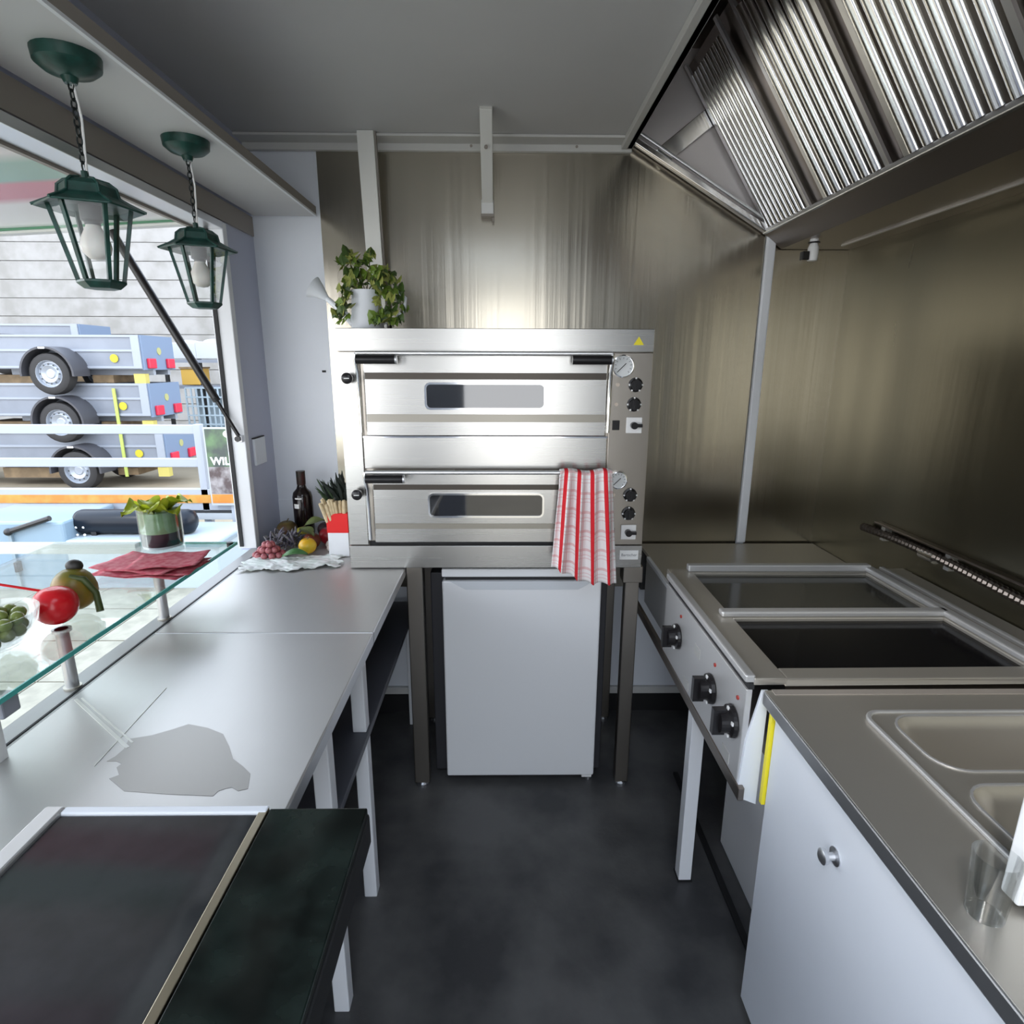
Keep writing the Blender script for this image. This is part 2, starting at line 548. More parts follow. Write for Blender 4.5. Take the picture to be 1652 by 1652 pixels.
# broad pale strip on the end plate, imitating a reflection in the steel
MB().beam((0.56, 2.355, 2.255), (0.80, 2.355, 2.44), 0.012, 0.062, up=(1, 0, -1)).build('reflection_strip', baffle_steel, hd, bevel=0.003)
# backing plane behind the baffles
bk = MB()
nx, nz = dZ, -dX
for (y0, y1) in ((0.30, 2.368),):
    p0, p1 = Vector((LX+0.018, 0, LZ+0.012)), Vector((LX+0.018+dX*HL, 0, LZ+0.012+dZ*HL))
    bk.prism([(p0.x, p0.z), (p1.x, p1.z), (p1.x+0.02, p1.z+0.01), (p0.x+0.02, p0.z+0.01)], 'y', y0, y1)
bk.build('filter_backing', hood_steel, hd)
tr = Matrix((Vector((dX, 0, dZ)), Vector((0, 1, 0)), Vector((-dZ, 0, dX)))).transposed()
def bafmesh(wd):
    m = MB()
    n = 7
    pts = [(-wd/2, 0.0)]+[(-wd/2*math.cos(PI*i/n), wd*0.42*math.sin(PI*i/n)) for i in range(1, n)]+[(wd/2, 0.0)]
    m.prism(pts, 'x', 0.0, HL-0.05)       # runs along local x (the slope), bulges towards local +z (the cook)
    me = m.mesh('baffle')
    me.transform(tr.to_4x4())
    for p in me.polygons:
        p.use_smooth = True
    me.set_sharp_from_angle(angle=math.radians(50))
    me.materials.append(baffle_steel)
    return me
for (y0, y1, n) in ((2.055, 2.330, 9), (1.655, 1.930, 6), (1.22, 1.560, 7), (0.85, 1.12, 6)):
    pt = (y1-y0)/n
    a = Vector((LX, y0-0.012, LZ+0.006))
    fo = MB().beam(a+Vector((0.004, 0, 0.002)), a+Vector((dX, 0, dZ))*HL, 0.008, 0.018, up=(0, 1, 0)).build('filter', alu, hd)
    a.y = y1+0.004
    MB().beam(a, a+Vector((dX, 0, dZ))*HL, 0.008, 0.018, up=(0, 1, 0)).build('filter_frame', alu, fo)
    bm_ = bafmesh(pt*0.62)
    for i in range(n):
        piece('baffle', bm_, (LX-0.004, y0+pt*(i+0.5), LZ+0.010), fo)
# drain cup under the hood
dc = thing('drain_cup', 'small white drain cup with a black clip under the hood', 'drain cup', (1.12, 2.18, 1.90))
p = at(1314, 386, 'z', 1.958)
MB().lathe([(0.0, 0), (0.016, 0.0), (0.018, 0.012), (0.018, 0.042), (0.012, 0.056)], (p.x, p.y, 1.888), 14).build('cup', white_pl, dc, smooth=40)
MB().cyl((p.x, p.y, 1.944), (p.x, p.y, 1.949), 0.019, n=14).build('band', black_pl, dc)
MB().cyl((p.x, p.y, 1.949), (p.x, p.y, 1.960), 0.014, n=14).build('spigot', white_pl, dc)
MB().box(p.x-0.040, p.x-0.016, p.y-0.012, p.y+0.012, 1.890, 1.918).build('clip', black_pl, dc, bevel=0.002)

# ------------------------------------------------------------------ pizza oven
OX0, OX1, OY, OZ0, OZ1 = -0.512, 0.458, 1.87, 0.873, 1.639
ov = thing('pizza_oven', 'double deck stainless pizza oven with two glazed doors and control panel', 'oven', (-0.03, 2.1, OZ0))
MB().box(OX0, OX1, 1.886, 2.37, OZ0, OZ1).build('body', steel_h, ov, bevel=0.002)
MB().box(OX0, OX1, 1.866, 1.886, 1.571, OZ1).build('top_band', steel, ov, bevel=0.0015)
MB().box(OX0, -0.450, OY, 1.886, 0.952, 1.569).build('side_column', steel, ov, bevel=0.0015)
cp = MB().box(0.329, OX1, OY, 1.886, 0.952, 1.569).build('control_panel', steel_h, ov, bevel=0.0015)
MB().box(OX0, OX1, 1.866, 1.886, OZ0, 0.950).build('bottom_band', steel, ov, bevel=0.0015)
MB().box(-0.448, 0.326, 1.872, 1.886, 1.208, 1.312).build('middle_panel', steel, ov, bevel=0.0015)
MB().box(-0.448, 0.327, 1.880, 1.887, 0.950, 0.962).build('door_gap', black_matt, ov)
MB().box(-0.448, 0.327, 1.870, 1.887, 1.307, 1.3115).build('door_gap', chrome, ov)
def oven_door(x0, x1, z0, z1, s1, s2, wz0, wz1, hz):
    d = MB().box(x0, x1, 1.856, 1.880, z0, z1).build('door', steel, ov, bevel=0.003)
    MB().box(x0+0.004, x1-0.004, 1.8535, 1.857, *s1).build('dark_strip', M('strip_dark', (0.07, 0.06, 0.05), 0.35, 0.6), d)
    MB().box(x0+0.004, x1-0.004, 1.8535, 1.857, *s2).build('groove_strip', M('strip_grey', (0.30, 0.28, 0.24), 0.35, 0.8), d)
    wx0, wx1 = -0.247, 0.128
    o_, i_ = rrect((wx0+wx1)/2, (wz0+wz1)/2, wx1-wx0, wz1-wz0, 0.018), rrect((wx0+wx1)/2, (wz0+wz1)/2, wx1-wx0-0.012, wz1-wz0-0.012, 0.013)
    MB().ring(o_, i_, 'y', 1.850, 1.857).build('window_frame', chrome, d, smooth=40)
    MB().prism(i_, 'y', 1.853, 1.857).build('window_pane', oven_glass, d)
    # handle: bar across the top, two arms, two black grips
    MB().cyl((x0-0.012, 1.822, hz+0.017), (x1+0.006, 1.822, hz+0.017), 0.0065, n=12).build('handle_bar', M('satin_bar', (0.90, 0.90, 0.90), 0.45, 1), d, smooth=40)
    for sx in (x0-0.014, x1+0.006):
        MB().tube([(sx, 1.822, hz+0.017), (sx, 1.818, hz-0.005), (sx, 1.842, hz-0.04), (sx, 1.848, (z0+hz)/2), (sx, 1.852, z0+0.012)], 0.0062, 10).build('handle_arm', chrome, d, smooth=40)
    for g0 in (x0-0.008, x1-0.116):
        MB().cyl((g0, 1.806, hz-0.001), (g0+0.116, 1.806, hz-0.001), 0.0135, n=16).build('grip', black_pl, d, smooth=40)
        MB().cyl((g0+0.116, 1.806, hz-0.001), (g0+0.121, 1.806, hz-0.001), 0.0135, n=16).build('grip_end', alu, d, smooth=40)
    return d
oven_door(-0.432, 0.318, 1.314, 1.562, (1.488, 1.508), (1.358, 1.382), 1.396, 1.479, 1.548)
oven_door(-0.424, 0.320, 0.964, 1.204, (1.142, 1.159), (1.012, 1.030), 1.050, 1.131, 1.187)
for (x, z) in ((-0.478, 1.491), (-0.470, 1.129)):
    k = MB().lathe([(0.006, 0), (0.006, 0.02), (0.016, 0.022), (0.017, 0.036), (0.012, 0.040)], (x, OY, z), 18, R=Matrix.Rotation(PI/2, 3, 'X')).build('vent_knob', black_pl, ov, smooth=40)
    MB().box(x-0.008, x+0.008, OY-0.0412, OY-0.040, z-0.0012, z+0.0012).build('mark', white_pl, k)
dial_w = M('dial_face', (0.78, 0.80, 0.80), 0.3)
for (x, z, r) in ((0.365, 1.529, 0.0345), (0.367, 1.172, 0.029)):
    g = MB().lathe([(r-0.004, 0), (r, 0.001), (r, 0.012), (r-0.003, 0.013), (r-0.003, 0.009), (0.0, 0.009)], (x, OY, z), 28, R=RX90).build('gauge', chrome, cp, smooth=40)
    MB().lathe([(0.0, 0.0095), (r-0.0035, 0.0095)], (x, OY, z), 28, R=RX90, cap=False).build('dial', dial_w, g)
    tk = MB()
    for i in range(11):
        a = math.radians(225-27*i)
        c_, s_ = math.cos(a), math.sin(a)
        tk.beam((x+c_*r*0.62, OY-0.010, z+s_*r*0.62), (x+c_*r*0.78, OY-0.010, z+s_*r*0.78), 0.0012, 0.0008, up=(0, 1, 0))
    tk.build('tick_marks', black_pl, g)['kind'] = 'stuff'
    MB().beam((x-r*0.5, OY-0.0105, z-r*0.5), (x+r*0.25, OY-0.0105, z+r*0.25), 0.0022, 0.001, up=(0, 1, 0)).build('needle', black_pl, g)
kb = MB().lathe([(0.021, 0), (0.0225, 0.002), (0.022, 0.008), (0.017, 0.010), (0.016, 0.020), (0.0, 0.020)], (0, 0, 0), 24, R=RX90)
kb.obox((0, -0.022, 0), (0.008, 0.012, 0.032))
kbm = kb.mesh('knob')
kbm.materials.append(black_pl)
dm = MB()
for a in (90, 0, 180, 235, 305):
    c_, s_ = math.cos(math.radians(a)), math.sin(math.radians(a))
    dm.obox((c_*0.0205, -0.0095, s_*0.0205), (0.005, 0.003, 0.005))
dmm = dm.mesh('scale_mark')
dmm.materials.append(white_pl)
for (x, z) in ((0.407, 1.473), (0.405, 1.413), (0.408, 1.123), (0.406, 1.061)):
    k = piece('knob', kbm, (x, OY, z), cp)
    o = bpy.data.objects.new('scale_mark', dmm)
    COL.objects.link(o)
    o.parent = k
    o['kind'] = 'stuff'
lamp_o = MB().cyl((0, 0, 0), (0, -0.004, 0), 0.006, n=12).mesh('indicator_lamp')
lamp_o.materials.append(M('lamp_lens', (0.72, 0.62, 0.52), 0.2))
for (x, z) in ((0.352, 1.473), (0.350, 1.413), (0.354, 1.123), (0.352, 1.061)):
    piece('indicator_lamp', lamp_o, (x, OY, z), cp)
for z in (1.348, 0.997):
    MB().box(0.340, 0.363, OY-0.006, OY, z-0.015, z+0.015).build('rocker_switch', black_pl, cp, bevel=0.001)
    s_ = MB().box(0.384, 0.434, OY-0.006, OY, z-0.025, z+0.025).build('rotary_switch', white_pl, cp, bevel=0.002)
    MB().lathe([(0.011, 0), (0.011, 0.018), (0.0, 0.018)], (0.407, OY-0.006, z), 18, R=RX90).build('switch_hub', black_pl, s_, smooth=40)
    MB().box(0.410, 0.433, OY-0.022, OY-0.008, z-0.005, z+0.005).build('switch_lever', black_pl, s_, bevel=0.001)
MB().prism([(0.394, 1.592), (0.426, 1.592), (0.410, 1.617)], 'y', 1.8650, 1.8662).build('warning_triangle', yellow_m, ov, label='yellow warning triangle')
lp = MB().box(0.384, 0.446, 1.8645, 1.8662, 0.902, 0.934).build('maker_plate', white_pl, ov, bevel=0.0005)
text('Bartscher', 'lettering', M('ink_grey', (0.12, 0.13, 0.14), 0.5), lp, (0.415, 1.8642, 0.918), 0.0135, RX90, ext=0.0002)

# ------------------------------------------------------------------ oven stand
st = thing('oven_stand', 'square tube steel stand carrying the pizza oven above the refrigerator', 'stand', (0.06, 2.1, 0))
for (x0, x1) in ((-0.333, -0.278), (0.412, 0.460)):
    for (y0, y1) in ((1.885, 1.925), (2.30, 2.34)):
        l = MB().box(x0, x1, y0, y1, 0.02, 0.872).build('leg', steel_h, st, bevel=0.003)
        MB().lathe([(0.022, 0), (0.022, 0.012), (0.012, 0.022)], ((x0+x1)/2, (y0+y1)/2, 0), 14).build('foot', alu, l)
MB().box(0.402, 0.468, 1.876, 1.935, 0.815, 0.872).build('top_bracket', steel_h, st, bevel=0.002)
MB().box(-0.333, -0.293, 1.93, 2.30, 0.845, 0.872).build('side_rail', steel_h, st)
MB().box(0.420, 0.460, 1.93, 2.30, 0.845, 0.872).build('side_rail', steel_h, st)

# ------------------------------------------------------------------ refrigerator
fr = thing('refrigerator', 'small white undercounter refrigerator standing below the pizza oven', 'refrigerator', (0.06, 2.14, 0))
MB().box(-0.262, 0.366, 1.962, 2.34, 0.02, 0.822).build('cabinet', fridge_side, fr, bevel=0.004)  # black and wider than the door, standing for deep shade beside the fridge
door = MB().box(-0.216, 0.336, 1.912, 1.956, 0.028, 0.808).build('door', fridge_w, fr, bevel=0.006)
MB().box(-0.216, 0.336, 1.908, 2.345, 0.824, 0.853).build('top_cover', fridge_w, fr, bevel=0.004)
MB().box(-0.205, 0.325, 1.925, 1.960, 0.808, 0.824).build('shadow_gap', gasket, fr)
hg = MB()
hg.prism([(-0.19, 0.809), (-0.135, 0.778), (0.255, 0.778), (0.31, 0.809)], 'y', 1.9085, 1.9125)
hg.build('handle_groove', M('fridge_shade', (0.66, 0.69, 0.72), 0.45), door, bevel=0.001)
for x in (-0.18, 0.30):
    for y in (1.98, 2.30):
        MB().lathe([(0.016, 0), (0.016, 0.014), (0.010, 0.022)], (x, y, 0), 12).build('foot', fridge_side, fr)
MB().box(0.292, 0.330, 1.922, 1.952, 0.012, 0.027).build('hinge', white_pl, fr, bevel=0.002)
MB().cyl((0.318, 1.935, 0.0), (0.318, 1.935, 0.014), 0.012, n=12).build('front_foot', alu, fr)

# ------------------------------------------------------------------ left worktops
ZL = 0.87
wtF = thing('worktop', 'far steel worktop section with fruit and bottle on it', 'worktop', (-0.61, 1.9, 0.84), 'steel worktops on the window side')
MB().box(-0.884, -0.336, 1.386, 2.392, 0.853, ZL).build('top', steel_top, wtF, bevel=0.002)
MB().box(-0.345, -0.334, 1.386, 2.392, 0.838, 0.869).build('front_edge', alu, wtF, bevel=0.003)
wtN = thing('worktop', 'near steel worktop section between the seam and the black glass hob', 'worktop', (-0.61, 0.8, 0.84), 'steel worktops on the window side')
MB().box(-0.884, -0.336, 0.20, 1.382, 0.853, ZL).build('top', steel_top, wtN, bevel=0.002)
MB().box(-0.345, -0.334, 0.20, 1.382, 0.838, 0.869).build('front_edge', alu, wtN, bevel=0.003)
MB().box(-0.884, -0.336, 1.3815, 1.3835, 0.868, 0.8708).build('seam_lip', white_frame, wtN)
pk = [(200,1208),(208,1192),(245,1186),(280,1176),(304,1168),(335,1174),(360,1184),(370,1204),(376,1224),(392,1236),(404,1248),(400,1272),(384,1276),(374,1270),(364,1272),(352,1276),(344,1284),(270,1281),(200,1276),(188,1266),(176,1256),(192,1250),(188,1238),(196,1232),(188,1228),(172,1228),(186,1220)]
pk = [at(px_, py_, 'z', ZL+0.0006) for px_, py_ in pk]
MB().prism([(p_.x, p_.y) for p_ in pk], 'z', ZL-0.0005, ZL+0.0006).build('peeled_patch', M('bare_steel', (0.40, 0.39, 0.37), 0.46, 0.75), wtN, label='bare patch where protective film is torn away')
for q0, q1, w_ in (((122, 1128), (206, 1206), 0.006), ((132, 1126), (214, 1198), 0.003), ((152, 1236), (268, 1110), 0.0015)):
    MB().beam(at(*q0, 'z', ZL+0.0005), at(*q1, 'z', ZL+0.0005), w_, 0.0012).build('film_crease', M('film_white', (0.80, 0.80, 0.74), 0.3), wtN)
sh = thing('shelf_unit', 'open base unit with white uprights and dark shelf below the left worktops', 'shelf unit', (-0.61, 1.3, 0))
shelf_m = M('shelf_grey', (0.10, 0.105, 0.125), 0.35)
MB().box(-0.875, -0.372, 0.25, 2.34, 0.535, 0.555).build('shelf', shelf_m, sh, bevel=0.002)
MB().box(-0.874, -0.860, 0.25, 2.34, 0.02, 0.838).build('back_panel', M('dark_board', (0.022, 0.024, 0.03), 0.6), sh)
for y in (0.42, 0.86, 1.10, 1.42, 1.72):
    if y in (0.86, 1.72):
        continue
    MB().box(-0.415, -0.378, y, y+0.04, 0.0, 0.535).build('upright', white_frame, sh, bevel=0.003)
    MB().box(-0.415, -0.378, y, y+0.04, 0.555, 0.838).build('upright', white_frame, sh, bevel=0.003)
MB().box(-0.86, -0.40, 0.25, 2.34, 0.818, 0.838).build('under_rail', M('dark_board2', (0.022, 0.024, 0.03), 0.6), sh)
MB().box(-0.415, -0.378, 2.28, 2.32, 0.0, 0.535).build('upright', white_frame, sh, bevel=0.003)

# foreground black glass hob
hb = thing('glass_hob', 'black glass hob with bright divider strip in the near left foreground', 'hob', (-0.41, 0.5, ZL))
MB().box(-0.640, -0.190, 0.22, 0.705, 0.871, 0.920).build('housing', black_matt, hb, bevel=0.004)
MB().box(-0.612, -0.342, 0.235, 0.692, 0.920, 0.929).build('glass_plate', M('hob_glass', (0.040, 0.040, 0.042), 0.08, noise=(7, 0.5)), hb, bevel=0.001)
MB().box(-0.328, -0.192, 0.225, 0.702, 0.920, 0.931).build('stone_plate', M('dark_marble', (0.005, 0.007, 0.006), 0.12, noise=(14, 0.3, (0.016, 0.024, 0.020))), hb, bevel=0.002)
MB().box(-0.341, -0.329, 0.22, 0.702, 0.920, 0.932).build('divider_strip', M('bronze_strip', (0.45, 0.40, 0.30), 0.3, 1), hb, bevel=0.001)
MB().box(-0.640, -0.613, 0.22, 0.705, 0.920, 0.935).build('side_rim', steel_top, hb, bevel=0.003)
MB().box(-0.613, -0.330, 0.693, 0.706, 0.920, 0.933).build('rear_rim', white_frame, hb, bevel=0.002)

# ------------------------------------------------------------------ right-hand counters, hobs, sink
bcn = thing('corner_counter', 'low dark steel counter in the far right corner behind the hobs', 'counter', (0.93, 2.1, 0.6))
MB().box(0.572, XR-0.002, 1.81, 2.376, 0.785, 0.80).build('top', steel_dark, bcn, bevel=0.001)
MB().box(0.560, 0.573, 1.745, 2.20, 0.612, 0.800).build('front_panel', steel_panel, bcn, bevel=0.002)
MB().box(0.559, 0.572, 1.745, 2.20, 0.785, 0.801).build('edge', white_frame, bcn, bevel=0.002)
MB().box(0.575, XR-0.002, 2.33, 2.376, 0.61, 0.785).build('rear_panel', M('inner_dark', (0.05, 0.05, 0.05), 0.6), bcn)

gr = thing('ceramic_hob', 'twin zone black ceramic hob in a steel housing with three control knobs', 'hob', (0.9, 1.45, 0.6))
GX0, GX1, GY0, GY1, GZ = 0.530, 1.245, 1.120, 1.812, 0.895
MB().box(0.600, XR-0.004, GY0+0.003, GY1-0.003, 0.66, 0.872).build('housing', hood_steel, gr)
tp = MB()
tp.box(GX0, 0.600, GY0, GY1, 0.872, 0.889)
tp.box(0.600, XR-0.003, GY0, 1.165, 0.872, 0.889)
tp.box(0.600, XR-0.003, 1.772, GY1, 0.872, 0.889)
tp.box(1.160, XR-0.003, 1.165, 1.772, 0.872, 0.889)
tp.box(0.600, 1.160, 1.425, 1.462, 0.872, 0.889)
tp.build('top_frame', steel_dark, gr, bevel=0.003)
MB().box(0.601, 1.160, 1.166, 1.424, 0.872, 0.880).build('glass_zone', glass_black, gr)
MB().box(0.601, 1.160, 1.463, 1.771, 0.872, 0.880).build('glass_zone', M('grey_ceramic', (0.045, 0.045, 0.04), 0.10), gr)
# raised bright rails around the zones
MB().beam((0.590, 1.792, 0.900), (1.180, 1.792, 0.900), 0.026, 0.022).build('guard_rail', steel_panel, gr, bevel=0.004)
MB().beam((0.572, 1.444, 0.897), (1.180, 1.444, 0.897), 0.030, 0.016).build('guard_rail', steel_panel, gr, bevel=0.005)
MB().beam((1.176, 1.125, 0.897), (1.176, 1.80, 0.897), 0.028, 0.016).build('guard_rail', steel_panel, gr, bevel=0.005)
MB().beam((1.225, 1.125, 0.894), (1.225, 1.80, 0.894), 0.014, 0.012).build('guard_rail', steel_panel, gr, bevel=0.003)
fp = MB().box(0.516, 0.530, 1.120, 1.752, 0.632, 0.862).build('control_panel', steel_panel, gr, bevel=0.002)
MB().box(0.512, 0.534, 1.120, 1.752, 0.878, 0.896).build('front_lip', steel_panel, gr, bevel=0.004)
MB().box(0.521, 0.533, 1.121, 1.751, 0.862, 0.878).build('shadow_gap', gasket, gr)
MB().box(0.514, 0.528, 1.10, 2.20, 0.600, 0.632).build('bottom_rail', hood_steel, gr, bevel=0.002)
MB().prism([(0.516, 0.60), (0.562, 0.58), (0.562, 0.862), (0.548, 0.862), (0.524, 0.74)], 'y', 1.112, 1.121).build('end_plate', white_panel, gr, bevel=0.001)
gk = MB().lathe([(0.026, 0), (0.029, 0.003), (0.028, 0.010), (0.021, 0.013), (0.020, 0.030), (0.0, 0.032)], (0, 0, 0), 24, R=Matrix.Rotation(-PI/2, 3, 'Y'))
gk.obox((-0.030, 0, 0), (0.024, 0.013, 0.048))
gkm = gk.mesh('knob')
gkm.materials.append(black_pl)
gm = MB()
for a in (20, 90, 160, 250, 300):
    c_, s_ = math.cos(math.radians(a)), math.sin(math.radians(a))
    gm.obox((-0.0125, c_*0.0245, s_*0.0245), (0.003, 0.006, 0.006))
gmm = gm.mesh('scale_mark')
gmm.materials.append(white_pl)
for (y, z) in ((1.600, 0.752), (1.310, 0.752), (1.168, 0.756)):
    k = piece('knob', gkm, (0.516, y, z), fp, scale=(1.15, 1.3, 1.3))
    o = bpy.data.objects.new('scale_mark', gmm)
    COL.objects.link(o)
    o.parent = k
    o['kind'] = 'stuff'
lm = MB().cyl((0, 0, 0), (-0.003, 0, 0), 0.005, n=10).mesh('pilot_lamp')
lm.materials.append(M('lamp_red', (0.35, 0.03, 0.02), 0.25))
for y in (1.585, 1.300, 1.155):
    piece('pilot_lamp', lm, (0.516, y, 0.822), fp)
slot = MB().box(-0.002, 0.001, -0.022, 0.022, -0.014, 0.014).mesh('label_plate')
slot.materials.append(alu_matt)
for (y, z) in ((1.43, 0.79), (1.50, 0.655), (1.19, 0.655)):
    piece('label_plate', slot, (0.516, y, z), fp)

lg = thing('counter_leg', 'white square leg under the right-hand hob housing', 'leg', (0.54, 1.485, 0))
MB().box(0.532, 0.570, 1.466, 1.506, 0.004, 0.66).build('tube', white_frame, lg, bevel=0.002)
MB().box(0.529, 0.573, 1.463, 1.509, 0.0, 0.006).build('foot_plate', black_matt, lg)
cbx = thing('floor_cabinet', 'plain white cabinet box on the floor under the black hobs', 'cabinet', (1.0, 1.35, 0))
MB().box(0.715, 1.29, 1.11, 1.62, 0.002, 0.60).build('carcass', white_frame, cbx, bevel=0.003)
MB().box(0.7125, 0.716, 1.115, 1.61, 0.02, 0.60).build('side_panel', fridge_w, cbx)
strip = MB().box(0.650, 0.668, 1.10, 1.95, 0.0, 0.012).build('floor_strip', black_matt, bevel=0.002)
tag(strip, 'black strip lying along the floor in front of the white cabinet box', 'floor strip')

# sink counter
sc = thing('sink_counter', 'brushed steel counter with a cut-out for the double sink', 'counter', (0.93, 0.7, 0.85))
SX0, SX1, SY0, SY1 = 0.716, 1.235, 0.34, 1.020
tp = MB()
tp.box(0.548, SX0+0.02, 0.15, 1.104, 0.853, ZL)
tp.box(SX1-0.02, XR-0.003, 0.15, 1.104, 0.853, ZL)
tp.box(SX0+0.02, SX1-0.02, SY1-0.02, 1.104, 0.853, ZL)
tp.box(SX0+0.02, SX1-0.02, 0.15, SY0+0.02, 0.853, ZL)
tp.build('top', steel_dark, sc)
MB().box(0.545, 0.556, 0.15, 1.104, 0.838, 0.869).build('front_edge', alu, sc, bevel=0.003)
MB().box(0.562, XR-0.003, 1.086, 1.104, 0.868, 0.872).build('rear_seam', brown_edge, sc)
cab = thing('sink_cabinet', 'grey white sink cabinet with a chrome door knob', 'cabinet', (0.93, 0.7, 0))
MB().box(0.590, 0.610, 0.16, 1.095, 0.02, 0.838).build('carcass', white_frame, cab)
dr = MB().box(0.568, 0.589, 0.40, 1.085, 0.06, 0.832).build('door', white_panel, cab, bevel=0.002)
dr2 = MB().box(0.568, 0.589, 0.17, 0.396, 0.06, 0.832).build('door', white_panel, cab, bevel=0.002)
RY = Matrix.Rotation(-PI/2, 3, 'Y')
MB().lathe([(0.016, 0), (0.016, 0.002), (0.007, 0.004), (0.006, 0.014), (0.0125, 0.017), (0.0135, 0.024), (0.009, 0.027), (0, 0.0275)], (0.568, 0.829, 0.717), 20, R=RY).build('knob', alu, dr, smooth=40)
MB().box(0.562, 0.574, 1.088, 1.100, 0.60, 0.838).build('yellow_edge', yellow_m, cab, label='bright yellow strip')

sk = thing('double_sink', 'double bowl stainless sink let into the right-hand counter', 'sink', (0.98, 0.68, 0.72))
rim = MB()
O = rrect((SX0+SX1)/2-0.01, (SY0+SY1)/2, SX1-SX0+0.02, SY1-SY0, 0.035)
bowls = [((0.738, 1.205), (0.842, 1.003)), ((0.732, 1.205), (0.400, 0.808))]
def bowl(m, bx, by, zt, depth, r):
    c = ((bx[0]+bx[1])/2, (by[0]+by[1])/2)
    w_, h_ = bx[1]-bx[0], by[1]-by[0]
    lev = [(0, 0.0, r), (0.004, -0.006, r), (0.012, -0.03, r), (0.02, -depth+0.03, r*0.9), (0.032, -depth+0.008, r*0.8), (0.055, -depth, r*0.6)]
    k = len(m.v)
    N = 0
    for ins, dz, rr in lev:
        pts = rrect(c[0], c[1], w_-2*ins, h_-2*ins, max(rr, 0.012), 6)
        N = len(pts)
        m.v += [Vector((p_[0], p_[1], zt+dz)) for p_ in pts]
    for i in range(len(lev)-1):
        for j in range(N):
            m.f.append((k+i*N+j, k+i*N+(j+1) % N, k+(i+1)*N+(j+1) % N, k+(i+1)*N+j))
    m.f.append(tuple(k+(len(lev)-1)*N+j for j in range(N)))
ZT = 0.8745
rm = MB()
rm.ring(O, rrect((SX0+SX1)/2-0.01, (SY0+SY1)/2, SX1-SX0+0.004, SY1-SY0-0.016, 0.030), 'z', 0.8702, 0.878)
rm.build('raised_rim', steel_panel, sk, bevel=0.002, smooth=40)
# deck plate with two bowl openings, from a bmesh with holes (triangle fill)
bm = bmesh.new()
def loop(pts, z):
    vs = [bm.verts.new((p_[0], p_[1], z)) for p_ in pts]
    return [bm.edges.new((vs[i], vs[(i+1) % len(vs)])) for i in range(len(vs))]
ed = loop(rrect((SX0+SX1)/2-0.01, (SY0+SY1)/2, SX1-SX0+0.006, SY1-SY0-0.014, 0.030), ZT)
for bx, by in bowls:
    ed += loop(rrect((bx[0]+bx[1])/2, (by[0]+by[1])/2, bx[1]-bx[0], by[1]-by[0], 0.05, 6), ZT)
bmesh.ops.triangle_fill(bm, edges=ed, use_beauty=True)
me = bpy.data.meshes.new('deck')
bmesh.ops.recalc_face_normals(bm, faces=bm.faces)
bm.to_mesh(me)
bm.free()
me.materials.append(steel_dark)
dk = bpy.data.objects.new('deck', me)
COL.objects.link(dk)
dk.parent = sk
dk.matrix_parent_inverse = Matrix.Translation(-sk.location)
for (bx, by), dep in zip(bowls, (0.13, 0.15)):
    m = MB()
    bowl(m, bx, by, ZT, dep, 0.05)
    bo = m.build('bowl', steel_dark, sk, smooth=50)
    c = ((bx[0]+bx[1])/2, (by[0]+by[1])/2)
    MB().lathe([(0.03, 0), (0.03, 0.003), (0.02, 0.001), (0.0, 0.001)], (c[0], c[1], ZT-dep), 18).build('drain', chrome, bo, smooth=40)
    m = MB()
    oo = rrect(c[0], c[1], bx[1]-bx[0]+0.006, by[1]-by[0]+0.006, 0.053, 6)
    ii = rrect(c[0], c[1], bx[1]-bx[0]-0.002, by[1]-by[0]-0.002, 0.049, 6)
    m.ring(oo, ii, 'z', ZT-0.001, ZT+0.0022).build('bowl_lip', steel_panel, bo, smooth=40)

wp = thing('white_board', 'white board standing upright on the near right end of the sink counter', 'board', (0.78, 0.60, ZL))
MB().box(0.640, 0.83, 0.585, 0.612, ZL+0.009, 1.10).build('panel', fridge_w, wp, bevel=0.003)
MB().box(0.650, 0.82, 0.578, 0.620, ZL+0.009, ZL+0.02).build('foot_rail', white_frame, wp)
gt = MB().lathe([(0.0, 0.002), (0.019, 0.002), (0.024, 0.085), (0.026, 0.085), (0.021, 0.0), (0.0, 0.0)], (0.600, 0.585, ZL+0.001), 20).build('glass_tumbler', bowl_glass, smooth=40)
tag(gt, 'small clear tumbler beside the white board on the sink counter', 'glass')

# flexible conduit and rail along the right wall
cd = thing('wall_conduit', 'corrugated metal conduit and rail along the right steel wall', 'conduit', (1.29, 1.6, 0.95))
pts, rs = [], []
for i in range(150):
    t = i/149
    pts.append((1.288, 2.02-1.3*t, 0.972+0.010*math.sin(t*7)))
    rs.append(0.0115 if i % 2 else 0.0150)
MB().tube(pts, rs, 10).build('corrugated_hose', hood_steel, cd, smooth=30)
MB().box(1.284, 1.309, 0.70, 1.96, 1.002, 1.010).build('rail', hood_steel, cd, bevel=0.002)
MB().cyl((1.288, 1.655, 0.974), (1.288, 1.715, 0.974), 0.017, n=14).build('coupling', chrome, cd, smooth=40)
for y in (0.85, 1.25, 1.60, 1.90):
    MB().box(1.286, 1.31, y, y+0.02, 0.955, 1.004).build('bracket', alu, cd)

